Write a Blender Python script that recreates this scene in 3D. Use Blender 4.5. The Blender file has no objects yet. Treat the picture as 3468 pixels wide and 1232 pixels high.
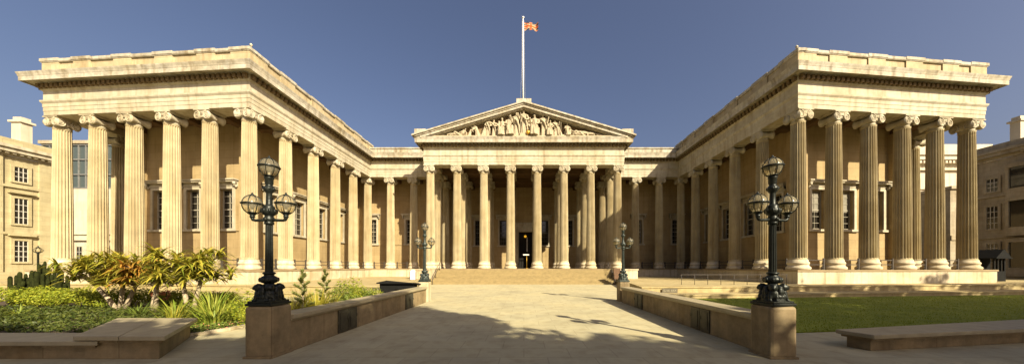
import bpy, bmesh, math, random
from mathutils import Vector, Matrix, noise as mnoise
random.seed(7)
R = math.radians
PI = math.pi
scene = bpy.context.scene
col = scene.collection

# ------------------------------------------------------------------ helpers
class MB:
    """collects geometry, then links it as ONE mesh object"""
    def __init__(s):
        s.v = []; s.f = []; s.m = []; s.s = []
    def add(s, vs, fs, mi=0, smooth=False):
        b = len(s.v)
        s.v.extend([tuple(p) for p in vs])
        for f in fs:
            s.f.append(tuple(b + i for i in f)); s.m.append(mi); s.s.append(smooth)
    def box(s, x0, y0, z0, x1, y1, z1, mi=0):
        s.add([(x0,y0,z0),(x1,y0,z0),(x1,y1,z0),(x0,y1,z0),(x0,y0,z1),(x1,y0,z1),(x1,y1,z1),(x0,y1,z1)],
              [(0,3,2,1),(4,5,6,7),(0,1,5,4),(1,2,6,5),(2,3,7,6),(3,0,4,7)], mi)
    def obox(s, c, h, rz=0.0, mi=0, tilt=None):
        M = Matrix.Rotation(rz, 3, 'Z')
        if tilt: M = M @ tilt
        vs = []
        for z in (-1,1):
            for x, y in ((-1,-1),(1,-1),(1,1),(-1,1)):
                vs.append(Vector(c) + M @ Vector((x*h[0], y*h[1], z*h[2])))
        s.add(vs, [(0,3,2,1),(4,5,6,7),(0,1,5,4),(1,2,6,5),(2,3,7,6),(3,0,4,7)], mi)
    def prism(s, poly, z0, z1, mi=0):
        n = len(poly)
        vs = [(x,y,z0) for x,y in poly] + [(x,y,z1) for x,y in poly]
        fs = [tuple(range(n-1,-1,-1)), tuple(range(n,2*n))]
        fs += [(i,(i+1)%n,n+(i+1)%n,n+i) for i in range(n)]
        s.add(vs, fs, mi)
    def xzprism(s, poly, y0, y1, mi=0):
        n = len(poly)
        vs = [(x,y0,z) for x,z in poly] + [(x,y1,z) for x,z in poly]
        fs = [tuple(range(n)), tuple(range(2*n-1,n-1,-1))]
        fs += [((i+1)%n,i,n+i,n+(i+1)%n) for i in range(n)]
        s.add(vs, fs, mi)
    def lathe(s, prof, n=24, c=(0,0,0), mi=0, smooth=True, axis='Z', sq=1.0):
        vs = []
        for r, z in prof:
            for k in range(n):
                a = 2*PI*k/n
                p = (r*math.cos(a), r*math.sin(a)*sq, z)
                if axis == 'Y': p = (p[0], p[2], p[1])
                if axis == 'X': p = (p[2], p[0], p[1])
                vs.append((c[0]+p[0], c[1]+p[1], c[2]+p[2]))
        fs = []
        for i in range(len(prof)-1):
            for k in range(n):
                q = (i*n+k, i*n+(k+1)%n, (i+1)*n+(k+1)%n, (i+1)*n+k)
                fs.append(q if axis != 'Y' else q[::-1])
        e = tuple(range(n)); t = tuple((len(prof)-1)*n+k for k in range(n))
        fs.append(e[::-1] if axis != 'Y' else e); fs.append(t if axis != 'Y' else t[::-1])
        s.add(vs, fs, mi, smooth)
    def ball(s, c, r, n=12, m=8, mi=0):
        if not isinstance(r, (tuple, list)): r = (r,r,r)
        vs = []; fs = []
        for i in range(m+1):
            t = PI*i/m
            for k in range(n):
                a = 2*PI*k/n
                rr = max(math.sin(t), 1e-3)
                vs.append((c[0]+r[0]*rr*math.cos(a), c[1]+r[1]*rr*math.sin(a), c[2]-r[2]*math.cos(t)))
        for i in range(m):
            for k in range(n):
                fs.append((i*n+k, i*n+(k+1)%n, (i+1)*n+(k+1)%n, (i+1)*n+k))
        s.add(vs, fs, mi, True)
    def tube(s, pts, rad, n=8, mi=0, smooth=True, sq=1.0):
        pts = [Vector(p) for p in pts]
        if not isinstance(rad, (list, tuple)): rad = [rad]*len(pts)
        ref = None; vs = []
        for i, p in enumerate(pts):
            d = (pts[min(i+1,len(pts)-1)] - pts[max(i-1,0)]).normalized()
            if ref is None:
                ref = d.cross(Vector((0,0,1)))
                if ref.length < 1e-3: ref = Vector((1,0,0))
            u = (ref - d*ref.dot(d)).normalized(); ref = u
            w = d.cross(u)
            for k in range(n):
                a = 2*PI*k/n
                vs.append(p + (u*math.cos(a) + w*math.sin(a)*sq)*rad[i])
        fs = []
        for i in range(len(pts)-1):
            for k in range(n):
                fs.append((i*n+k, i*n+(k+1)%n, (i+1)*n+(k+1)%n, (i+1)*n+k))
        fs.append(tuple(range(n))[::-1]); fs.append(tuple((len(pts)-1)*n+k for k in range(n)))
        s.add(vs, fs, mi, smooth)
    def build(s, name, mats, parent=None, loc=None, rz=0, bevel=0, remesh=0):
        me = bpy.data.meshes.new(name)
        me.from_pydata(s.v, [], s.f)
        if not isinstance(mats, (list, tuple)): mats = [mats]
        for m in mats: me.materials.append(m)
        me.polygons.foreach_set('material_index', s.m)
        me.polygons.foreach_set('use_smooth', s.s)
        me.update()
        o = bpy.data.objects.new(name, me); col.objects.link(o)
        if parent is not None: o.parent = parent
        if loc is not None: o.location = loc
        o.rotation_euler.z = rz
        if bevel:
            bv = o.modifiers.new('edge', 'BEVEL'); bv.width = bevel; bv.segments = 2; bv.limit_method = 'ANGLE'; bv.angle_limit = R(50)
        if remesh:
            rm = o.modifiers.new('fuse', 'REMESH'); rm.mode = 'VOXEL'; rm.voxel_size = remesh; rm.use_smooth_shade = True
            dg = bpy.context.evaluated_depsgraph_get(); dg.update()
            nm = bpy.data.meshes.new_from_object(o.evaluated_get(dg))
            o.modifiers.clear(); o.data = nm; nm.name = name
            if len(nm.materials) == 0: nm.materials.append(mats[0])
        return o

def tag(o, label=None, cat=None, group=None, kind=None):
    if label: o['label'] = label
    if cat: o['category'] = cat
    if group: o['group'] = group
    if kind: o['kind'] = kind
    return o
def empty(name, loc=(0,0,0), rz=0, label=None, cat=None, group=None):
    o = bpy.data.objects.new(name, None); col.objects.link(o)
    o.location = loc; o.rotation_euler.z = rz; o.empty_display_size = .2
    return tag(o, label, cat, group)
def copy_tree(o, parent=None):
    c = o.copy(); col.objects.link(c)
    if parent is not None: c.parent = parent
    for ch in list(o.children): copy_tree(ch, c)
    return c
def offset_path(path, o):
    """mitred offset of an open path, to the right of its direction"""
    out = []
    ns = []
    for a, b in zip(path, path[1:]):
        d = Vector((b[0]-a[0], b[1]-a[1])).normalized(); ns.append(Vector((d.y, -d.x)))
    for i, p in enumerate(path):
        if i == 0: m = ns[0]
        elif i == len(path)-1: m = ns[-1]
        else: m = (ns[i-1]+ns[i]) / (1 + ns[i-1].dot(ns[i]))
        out.append((p[0]+m.x*o, p[1]+m.y*o))
    return out
def sweep(mb, path, prof, i0, i1, mi=0):
    """closed profile [(offset,z)] along path[i0..i1], mitred as on the whole path"""
    cols = [[(*offset_path(path, o)[i], z) for o, z in prof] for i in range(i0, i1+1)]
    n = len(prof); vs = [p for c in cols for p in c]; fs = []
    for i in range(len(cols)-1):
        for k in range(n):
            fs.append((i*n+k, i*n+(k+1)%n, (i+1)*n+(k+1)%n, (i+1)*n+k))
    fs.append(tuple(range(n))[::-1]); fs.append(tuple((len(cols)-1)*n+k for k in range(n)))
    mb.add(vs, fs, mi)

# ------------------------------------------------------------------ materials
def mat(name, color, rough=.8, var=.15, scale=3., metal=0., bump=0., bscale=None, spec=.3,
        joints=None, streak=0., col2=None, obj_rand=0., spots=0., coat=0., vector='pos', jmix=.75):
    m = bpy.data.materials.new(name); m.use_nodes = True
    nt = m.node_tree; N = nt.nodes; L = nt.links
    b = N['Principled BSDF']
    b.inputs['Roughness'].default_value = rough; b.inputs['Metallic'].default_value = metal
    b.inputs['Specular IOR Level'].default_value = spec
    b.inputs['Coat Weight'].default_value = coat
    geo = N.new('ShaderNodeNewGeometry'); tc = N.new('ShaderNodeTexCoord')
    P = geo.outputs['Position'] if vector == 'pos' else tc.outputs['Object']
    nz = N.new('ShaderNodeTexNoise'); nz.inputs['Scale'].default_value = scale; nz.inputs['Detail'].default_value = 6
    nz.inputs['Roughness'].default_value = .65
    L.new(P, nz.inputs['Vector'])
    c2 = col2 if col2 else tuple(c*(1-var*2) for c in color)
    c1 = tuple(min(1, c*(1+var)) for c in color)
    rp = N.new('ShaderNodeValToRGB'); rp.color_ramp.elements[0].position = .3; rp.color_ramp.elements[1].position = .72
    rp.color_ramp.elements[0].color = (*c2,1); rp.color_ramp.elements[1].color = (*c1,1)
    L.new(nz.outputs['Fac'], rp.inputs['Fac'])
    out = rp.outputs['Color']
    def mul(a, fac, colr, amt):
        mx = N.new('ShaderNodeMix'); mx.data_type = 'RGBA'; mx.blend_type = 'MULTIPLY'
        mr = N.new('ShaderNodeMath'); mr.operation = 'MULTIPLY'; mr.inputs[1].default_value = amt; mr.use_clamp = True
        L.new(fac, mr.inputs[0]); L.new(mr.outputs[0], mx.inputs['Factor'])
        L.new(a, mx.inputs['A']); mx.inputs['B'].default_value = (*colr,1)
        return mx.outputs['Result']
    if streak:
        mp = N.new('ShaderNodeMapping'); mp.inputs['Scale'].default_value = (1.6,1.6,.12); L.new(P, mp.inputs['Vector'])
        n2 = N.new('ShaderNodeTexNoise'); n2.inputs['Scale'].default_value = 1.5; n2.inputs['Detail'].default_value = 5
        L.new(mp.outputs[0], n2.inputs['Vector'])
        r2 = N.new('ShaderNodeMapRange'); r2.inputs[1].default_value = .5; r2.inputs[2].default_value = .75
        L.new(n2.outputs['Fac'], r2.inputs[0])
        out = mul(out, r2.outputs[0], (.5,.42,.3), streak)
        n3 = N.new('ShaderNodeTexNoise'); n3.inputs['Scale'].default_value = .35; n3.inputs['Detail'].default_value = 3
        L.new(P, n3.inputs['Vector'])
        r3 = N.new('ShaderNodeMapRange'); r3.inputs[1].default_value = .45; r3.inputs[2].default_value = .7
        L.new(n3.outputs['Fac'], r3.inputs[0])
        out = mul(out, r3.outputs[0], (.78,.72,.58), streak)
    if obj_rand:
        oi = N.new('ShaderNodeObjectInfo')
        out = mul(out, oi.outputs['Random'], (.6,.55,.45), obj_rand)
    if spots:
        vn = N.new('ShaderNodeTexVoronoi'); vn.inputs['Scale'].default_value = 9
        L.new(P, vn.inputs['Vector'])
        r4 = N.new('ShaderNodeMapRange'); r4.inputs[1].default_value = .13; r4.inputs[2].default_value = .04
        L.new(vn.outputs['Distance'], r4.inputs[0])
        out = mul(out, r4.outputs[0], (.45,.4,.35), spots)
    hgt = None
    if joints:
        w, h, mode = joints
        mp = N.new('ShaderNodeCombineXYZ'); sp = N.new('ShaderNodeSeparateXYZ'); L.new(P, sp.inputs[0])
        if mode == 'wall':
            ad = N.new('ShaderNodeMath'); ad.operation = 'ADD'
            L.new(sp.outputs[0], ad.inputs[0]); L.new(sp.outputs[1], ad.inputs[1])
            L.new(ad.outputs[0], mp.inputs[0]); L.new(sp.outputs[2], mp.inputs[1])
        else:
            L.new(sp.outputs[0], mp.inputs[0]); L.new(sp.outputs[1], mp.inputs[1])
        br = N.new('ShaderNodeTexBrick'); br.inputs['Scale'].default_value = 1
        br.inputs['Brick Width'].default_value = w; br.inputs['Row Height'].default_value = h
        br.inputs['Mortar Size'].default_value = .012; br.inputs['Mortar Smooth'].default_value = .2
        br.inputs['Color1'].default_value = (1,1,1,1); br.inputs['Color2'].default_value = (.84,.82,.78,1); br.inputs['Mortar'].default_value = (.5,.46,.4,1)
        L.new(mp.outputs[0], br.inputs['Vector'])
        mx = N.new('ShaderNodeMix'); mx.data_type = 'RGBA'; mx.blend_type = 'MULTIPLY'; mx.inputs['Factor'].default_value = jmix
        L.new(out, mx.inputs['A']); L.new(br.outputs['Color'], mx.inputs['B']); out = mx.outputs['Result']
    L.new(out, b.inputs['Base Color'])
    if bump:
        bp = N.new('ShaderNodeBump'); bp.inputs['Strength'].default_value = bump; bp.inputs['Distance'].default_value = .03
        n5 = N.new('ShaderNodeTexNoise'); n5.inputs['Scale'].default_value = bscale or scale*4; n5.inputs['Detail'].default_value = 5
        L.new(P, n5.inputs['Vector']); L.new(n5.outputs['Fac'], bp.inputs['Height']); L.new(bp.outputs[0], b.inputs['Normal'])
    return m
def leafmat(name, c1, c2, trans=.3, rough=.55):
    m = bpy.data.materials.new(name); m.use_nodes = True
    nt = m.node_tree; N = nt.nodes; L = nt.links; b = N['Principled BSDF']
    geo = N.new('ShaderNodeNewGeometry')
    rp = N.new('ShaderNodeValToRGB'); rp.color_ramp.elements[0].color = (*c1,1); rp.color_ramp.elements[1].color = (*c2,1)
    L.new(geo.outputs['Random Per Island'], rp.inputs[0]); L.new(rp.outputs[0], b.inputs['Base Color'])
    b.inputs['Roughness'].default_value = rough; b.inputs['Specular IOR Level'].default_value = .3
    if trans:
        t = N.new('ShaderNodeBsdfTranslucent'); L.new(rp.outputs[0], t.inputs[0])
        mx = N.new('ShaderNodeMixShader'); mx.inputs[0].default_value = trans
        L.new(b.outputs[0], mx.inputs[1]); L.new(t.outputs[0], mx.inputs[2]); L.new(mx.outputs[0], N['Material Output'].inputs[0])
    return m

STONE = mat('portland_stone', (.44,.365,.225), .85, .12, 1.3, bump=.12, bscale=12, streak=.55, joints=(1.9,.95,'wall'))
SHAFT = mat('column_stone', (.415,.35,.21), .85, .1, .9, bump=.1, bscale=10, streak=.6, obj_rand=.35)
TRIM = mat('moulding_stone', (.455,.41,.30), .85, .12, 1.6, bump=.12, bscale=14, streak=.65, joints=(2.6,60.,'wall'), jmix=.5)
CORN = mat('cornice_stone', (.43,.395,.31), .85, .2, 2.2, bump=.15, bscale=14, streak=.9, joints=(2.6,60.,'wall'), jmix=.5)
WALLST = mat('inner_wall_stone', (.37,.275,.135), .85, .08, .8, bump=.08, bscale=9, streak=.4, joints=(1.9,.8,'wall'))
DENT = mat('shade_toned_dentil_stone', (.15,.105,.05), .9, .2, 4)  # dentils coloured dark to deepen the shadow band under the cornice
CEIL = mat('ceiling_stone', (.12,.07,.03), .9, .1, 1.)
PODIUM = mat('podium_stone', (.54,.47,.33), .8, .1, 1.6, bump=.12, bscale=12, streak=.8, joints=(2.4,3.,'wall'))
FLOORS = mat('colonnade_floor_stone', (.28,.21,.115), .85, .1, 1.2)
STATUE = mat('statue_stone', (.38,.32,.21), .85, .12, 3., bump=.1)
STEPS = mat('step_stone', (.30,.23,.105), .85, .12, 2.)
PAVE = mat('forecourt_paving', (.45,.405,.25), .9, .16, .35, bump=.1, bscale=40, joints=(1.1,.75,'floor'), spots=.4, streak=.4, jmix=.5)
TERR = mat('terrace_stone', (.42,.34,.17), .85, .14, 1.5, streak=.4, joints=(2.,1.3,'wall'))
GRAN = mat('grey_granite', (.27,.205,.11), .7, .2, 2.5, bump=.15, bscale=60, spots=.6, streak=.6, joints=(1.75,1.6,'wall'))
GRANTOP = mat('polished_granite_slab', (.34,.29,.18), .5, .12, 3., spots=.3)
BRONZE = mat('weathered_bronze', (.07,.065,.045), .5, .25, 4, metal=.4)
IRON = mat('lamp_iron', (.018,.021,.017), .38, .25, 9, metal=.35, bump=.2, bscale=30, vector='obj')
IRON2 = mat('lamp_iron_green', (.04,.05,.042), .4, .25, 9, metal=.3, vector='obj')
RAIL = mat('rail_iron', (.06,.05,.04), .5, .1)
BLACK = mat('black_panel', (.012,.012,.011), .9, .1, spec=.1)
WHITE = mat('white_paint', (.8,.78,.72), .5, .05)
SASH = mat('sash_paint', (.3,.27,.2), .5, .05)
SASH2 = mat('white_sash_paint', (.5,.47,.4), .5, .05)
DARK = mat('dark_interior', (.012,.01,.008), .9, .1)
DOORW = mat('dark_door_wood', (.03,.02,.012), .45, .2, 6)
SOIL = mat('planting_soil', (.07,.05,.03), .95, .3, 3, bump=.5)
BARK = mat('aloe_bark', (.42,.34,.22), .8, .2, 8, bump=.4, vector='obj')
BARK2 = mat('tree_bark', (.14,.11,.08), .9, .25, 5, bump=.6)
WALLW = mat('pale_render', (.5,.44,.33), .8, .06, .8, streak=.3)
RESI = mat('residence_stone', (.43,.375,.22), .85, .08, 1., streak=.3, joints=(1.4,.6,'wall'))
RESR = mat('weathered_residence_stone', (.36,.31,.22), .85, .12, 1., streak=.5, joints=(1.4,.6,'wall'))
ROOF = mat('slate_roof', (.12,.11,.1), .8, .15, 4)
GOLD = mat('gilding', (.7,.42,.06), .4, .1, metal=.5)
BROWN = mat('brown_board', (.10,.05,.02), .7, .25, 6)
SIGNG = mat('sign_grey', (.11,.095,.06), .6, .1)
LETTER = mat('sign_letter', (.3,.27,.18), .6, .05)
GRASSM = leafmat('grass_blades', (.14,.19,.012), (.24,.26,.02), .35)
GRASSB = mat('lawn_turf', (.19,.21,.018), .95, .3, .8, col2=(.12,.155,.013))
LEAF_T = leafmat('warm_fill_plane_leaf', (.22,.19,.05), (.4,.3,.09), .5)  # unseen crowns: pale warm translucent colour chosen to throw fill light into the shade
LEAF_A = leafmat('aloe_leaf', (.13,.13,.014), (.5,.22,.035), .25)
LEAF_A2 = leafmat('aloe_leaf_green', (.16,.20,.018), (.50,.40,.05), .3)
LEAF_Y = leafmat('golden_shrub_leaf', (.16,.22,.015), (.38,.38,.03), .35)
LEAF_G = leafmat('ground_cover_leaf', (.03,.05,.007), (.10,.115,.018), .2)
LEAF_S = leafmat('strap_leaf', (.14,.21,.02), (.34,.34,.05), .3)
LEAF_C = leafmat('sapling_needle', (.2,.25,.06), (.42,.42,.15), .3)
LEAF_D = leafmat('dark_bush_leaf', (.07,.11,.015), (.2,.25,.04), .25)
LEAF_GR = leafmat('golden_grass', (.25,.25,.02), (.46,.38,.05), .35)
CACT = mat('cactus_skin', (.02,.024,.005), .9, .3, 5, spec=.1)
FLOWER = leafmat('pink_flower', (.6,.2,.12), (.75,.35,.2), .2)
def glassmat(name, color, rough=.06, spec=.6):
    m = bpy.data.materials.new(name); m.use_nodes = True; b = m.node_tree.nodes['Principled BSDF']
    b.inputs['Base Color'].default_value = (*color,1); b.inputs['Roughness'].default_value = rough; b.inputs['Specular IOR Level'].default_value = spec
    return m
PANE = glassmat('dark_window_glass', (.02,.018,.014))
PANE2 = glassmat('curtain_wall_glass', (.06,.075,.07), .12)
def globe_glass():
    m = bpy.data.materials.new('lamp_globe_glass'); m.use_nodes = True; nt = m.node_tree; N = nt.nodes; L = nt.links
    b = N['Principled BSDF']; b.inputs['Base Color'].default_value = (.62,.57,.42,1); b.inputs['Roughness'].default_value = .15; b.inputs['Specular IOR Level'].default_value = .6
    tl = N.new('ShaderNodeBsdfTranslucent'); tl.inputs[0].default_value = (.7,.62,.42,1)
    m2 = N.new('ShaderNodeMixShader'); m2.inputs[0].default_value = .5; L.new(b.outputs[0], m2.inputs[1]); L.new(tl.outputs[0], m2.inputs[2])
    t = N.new('ShaderNodeBsdfTransparent'); t.inputs[0].default_value = (.95,.9,.76,1)
    mx = N.new('ShaderNodeMixShader'); mx.inputs[0].default_value = .3
    L.new(t.outputs[0], mx.inputs[1]); L.new(m2.outputs[0], mx.inputs[2]); L.new(mx.outputs[0], N['Material Output'].inputs[0])
    return m
GLOBE = globe_glass()

# ------------------------------------------------------------------ camera, light, sky   (metres; camera at the origin looks along +Y)
EYE = 2.1
cam = bpy.data.cameras.new('camera'); co = bpy.data.objects.new('camera', cam); col.objects.link(co)
co.location = (0,0,EYE); co.rotation_euler = (R(90),0,0)
cam.sensor_width = 36; cam.lens = 290.2/1024*36; cam.shift_x = -.0116; cam.shift_y = .0828
cam.clip_end = 2000; cam.clip_start = .05
scene.camera = co
ELEV = 33.0; SX, SY = .62, -.785           # towards the sun, in plan
sd = Vector((SX*math.cos(R(ELEV)), SY*math.cos(R(ELEV)), math.sin(R(ELEV))))
sun = bpy.data.lights.new('sun', 'SUN'); sun.energy = 4.9; sun.angle = R(.55); sun.color = (1,.885,.66)
so = bpy.data.objects.new('sun', sun); col.objects.link(so); so.rotation_euler = sd.to_track_quat('Z','Y').to_euler()
so.location = (30,-40,40)
w = bpy.data.worlds.new('World'); scene.world = w; w.use_nodes = True
nt = w.node_tree; bg = nt.nodes['Background']
sky = nt.nodes.new('ShaderNodeTexSky'); sky.sky_type = 'NISHITA'; sky.sun_disc = False
sky.sun_elevation = R(ELEV); sky.sun_rotation = math.atan2(SX, SY); sky.air_density = 1.0; sky.dust_density = 5.0; sky.ozone_density = 1.0
tint = nt.nodes.new('ShaderNodeMix'); tint.data_type = 'RGBA'; tint.blend_type = 'MULTIPLY'; tint.inputs['Factor'].default_value = 1
tint.inputs['B'].default_value = (.92,.87,.96,1)
nt.links.new(sky.outputs[0], tint.inputs['A']); nt.links.new(tint.outputs['Result'], bg.inputs[0]); bg.inputs[1].default_value = .055
scene.view_settings.view_transform = 'Standard'; scene.view_settings.look = 'None'; scene.view_settings.exposure = 1.22; scene.view_settings.gamma = 1
scene.cycles.use_denoising = True; scene.cycles.max_bounces = 8; scene.cycles.transparent_max_bounces = 12

# ------------------------------------------------------------------ ground
g = MB(); g.add([(-400,-120,0),(400,-120,0),(400,500,0),(-400,500,0)], [(0,1,2,3)])
tag(g.build('forecourt_ground', PAVE), kind='structure')

# ------------------------------------------------------------------ THE MUSEUM
FL = 1.85                                   # colonnade floor
TOP = 15.5                                  # architrave soffit
museum = empty('museum', (0,45,0), 0, 'pale stone museum with Ionic colonnades, two projecting wings and a sculpted central pediment', 'museum')
MO = Vector((0,45,0))
def part(mb, name, m, parent=museum, **k):
    if parent is museum:
        return mb.build(name, m, parent, loc=-MO, **k)
    return mb.build(name, m, parent, **k)

# plan: faces of the entablature
PATH = [(-42.6,64.),(-42.6,25.74),(-22.95,24.27),(-22.95,43.3),(-13.15,43.3),(-13.15,38.1),(13.15,38.1),(13.15,43.3),(23.1,43.3),(23.1,24.45),(41.8,26.3),(41.8,64.)]
arch = [(-1.4,15.5),(0,15.5),(0,15.85),(.025,15.86),(.025,16.2),(.05,16.21),(.05,16.5),(.09,16.56),(.15,16.66),(.16,16.78),(.02,16.8),(.02,17.6),(.1,17.66),(.14,17.74),(.14,18.12),(-1.4,18.12)]
corn = [(-1.3,18.13),(.2,18.13),(.26,18.22),(.80,18.22),(.82,18.08),(.87,18.08),(.87,18.42),(.89,18.46),(.91,18.56),(.96,18.7),(.98,18.78),(-.2,18.82),(-1.3,18.82)]
def dentils(mb, path, i0, i1):
    a = offset_path(path, .15); b = offset_path(path, .42)
    for i in range(i0, i1):
        p = Vector(path[i]); q = Vector(path[i+1]); d = (q-p); Ln = d.length; d.normalize(); nrm = Vector((d.y,-d.x))
        a0 = (Vector(a[i])-p).dot(d); a1 = Ln + (Vector(a[i+1])-q).dot(d)
        n = int((a1-a0)/.46); st = (a1-a0)/n; pts = []; ang = 0
        for k in range(n):
            u0 = a0+st*(k+.21); u1 = a0+st*(k+.79)
            pts += [(u0,.13),(u0,.40),(u1,.40),(u1,.13)]
        vs = []
        for u, o in pts:
            c = p + d*u + nrm*o; vs += [(c.x,c.y,17.76),(c.x,c.y,18.11)]
        m = len(pts); fs = [(2*q,2*q+2,2*q+3,2*q+1) for q in range(m-1)] + [(8*k,8*k+6,8*k+4,8*k+2) for k in range(n)]
        mb.add(vs, fs)
for nm, i0, i1 in (('wing', 0, 4), ('portico', 4, 7), ('wing', 7, 11)):
    e = MB(); sweep(e, PATH, arch, i0, i1); eo = part(e, 'entablature', STONE if False else TRIM)
    c = MB(); sweep(c, PATH, corn, i0, i1); c.build('cornice', CORN, eo)
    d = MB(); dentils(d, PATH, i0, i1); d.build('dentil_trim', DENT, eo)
# attic parapets of the wings, with piers and raised copings
def parapet(pts, piers):
    p = MB(); n = MB()
    full = pts
    sweep(p, full, [(-.5,18.83),(-.02,18.83),(-.02,20.1),(-.5,20.1)], 0, len(full)-1)
    sweep(n, full, [(-.62,20.11),(.1,20.11),(.14,20.18),(.14,20.38),(-.62,20.42)], 0, len(full)-1)
    sweep(p, full, [(-.45,18.83),(.05,18.83),(.05,19.2),(-.45,19.2)], 0, len(full)-1)
    for a, b in zip(full, full[1:]):
        A = Vector(a); B = Vector(b); d = B-A; Ln = d.length; d.normalize(); ang = math.atan2(d.y,d.x); nn = Vector((d.y,-d.x))
        k = max(1, round(Ln/3.75))
        for j in range(k+1):
            t = min(max(j*Ln/k, .8), Ln-.8)
            c = A + d*t
            cc = c - nn*.2
            p.obox((cc.x,cc.y,19.56), (.85,.27,.725), ang)
            n.obox((cc.x,cc.y,20.32), (.95,.365,.12), ang)
    o = part(p, 'parapet', STONE); n.build('coping', CORN, o)
parapet([(-42.6,60.),(-42.6,25.74),(-22.95,24.27),(-22.95,43.9)], 0)
parapet([(23.1,43.9),(23.1,24.45),(41.8,26.3),(41.8,60.)], 0)
# low blocking course over the recessed ranges
for x0, x1 in ((-24.,-13.2),(13.2,24.)):
    b = MB(); b.box(x0,43.25,18.83,x1,44.1,19.65); b.box(x0,43.15,19.66,x1,44.2,19.85); part(b, 'blocking_course', CORN)
# roofs and ceilings
rf = MB()
rf.prism([(-42.0,63),(-42.0,26.6),(-23.4,25.2),(-23.4,44.2),(-12.7,44.2),(-12.7,39),(12.7,39),(12.7,44.2),(23.5,44.2),(23.5,25.4),(41.3,27.2),(41.3,63)], 18.3, 18.6)
part(rf, 'roof', ROOF)
ce = MB()
ce.prism([(-41.7,63),(-41.7,26.8),(-24.,25.4),(-24.,44.),(-12.3,44.4),(-12.3,39.2),(12.3,39.2),(12.3,44.4),(24.,44.),(24.,25.6),(40.9,27.4),(40.9,63)], 16.1, 16.3)
LF = [(-23.65-3.68*k, 25.0+.29*k) for k in range(6)]         # left wing front columns
RF = [(23.8+3.48*k, 25.2+.36*k) for k in range(6)]
for x, y in LF[1:]: ce.box(x-.35, y+.75, 15.52, x+.35, y+3.4, 16.09)
for x, y in RF[1:]: ce.box(x-.35, y+.75, 15.52, x+.35, y+3.4, 16.09)
for k in range(1,5):
    y = 25+3.8*k
    ce.box(-26.9,y-.35,15.52,-24.4,y+.35,16.09); ce.box(24.6,y-.35,15.52,27.,y+.35,16.09)
PX = [1.785*(2*k-7) for k in range(8)]
for x in PX: ce.box(x-.35,39.55,15.52,x+.35,51,16.09)
for y in (42.2,46.4): ce.box(-12.2,y-.35,15.5,12.2,y+.35,16.08)
for x in (-20.2,-16.7,16.9,20.5): ce.box(x-.35,44.75,15.52,x+.35,47.2,16.09)
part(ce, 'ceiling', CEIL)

# cella walls with window openings
def wall(mb, p0, p1, z0, z1, ops, depth=.55):
    p0 = Vector(p0); p1 = Vector(p1); d = p1-p0; Ln = d.length; d.normalize(); n = Vector((d.y,-d.x))   # n: outward (right of direction)
    S = sorted({0., Ln, *[o[0] for o in ops], *[o[1] for o in ops]}); Z = sorted({z0, z1, *[o[2] for o in ops], *[o[3] for o in ops]})
    def P(s, z, o=0.): q = p0 + d*s + n*o; return (q.x, q.y, z)
    for a, b in zip(S, S[1:]):
        for c, e in zip(Z, Z[1:]):
            ms, mz = (a+b)/2, (c+e)/2
            if any(o[0]<ms<o[1] and o[2]<mz<o[3] for o in ops): continue
            mb.add([P(a,c),P(b,c),P(b,e),P(a,e)], [(0,1,2,3)])
            mb.add([P(a,c,-depth),P(b,c,-depth),P(b,e,-depth),P(a,e,-depth)], [(3,2,1,0)])
    for s0, s1, c, e in ops:
        mb.add([P(s0,c),P(s0,c,-depth),P(s0,e,-depth),P(s0,e)], [(0,1,2,3)])
        mb.add([P(s1,c),P(s1,c,-depth),P(s1,e,-depth),P(s1,e)], [(3,2,1,0)])
        mb.add([P(s0,e),P(s0,e,-depth),P(s1,e,-depth),P(s1,e)], [(0,1,2,3)])
        mb.add([P(s0,c),P(s0,c,-depth),P(s1,c,-depth),P(s1,c)], [(3,2,1,0)])
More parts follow.
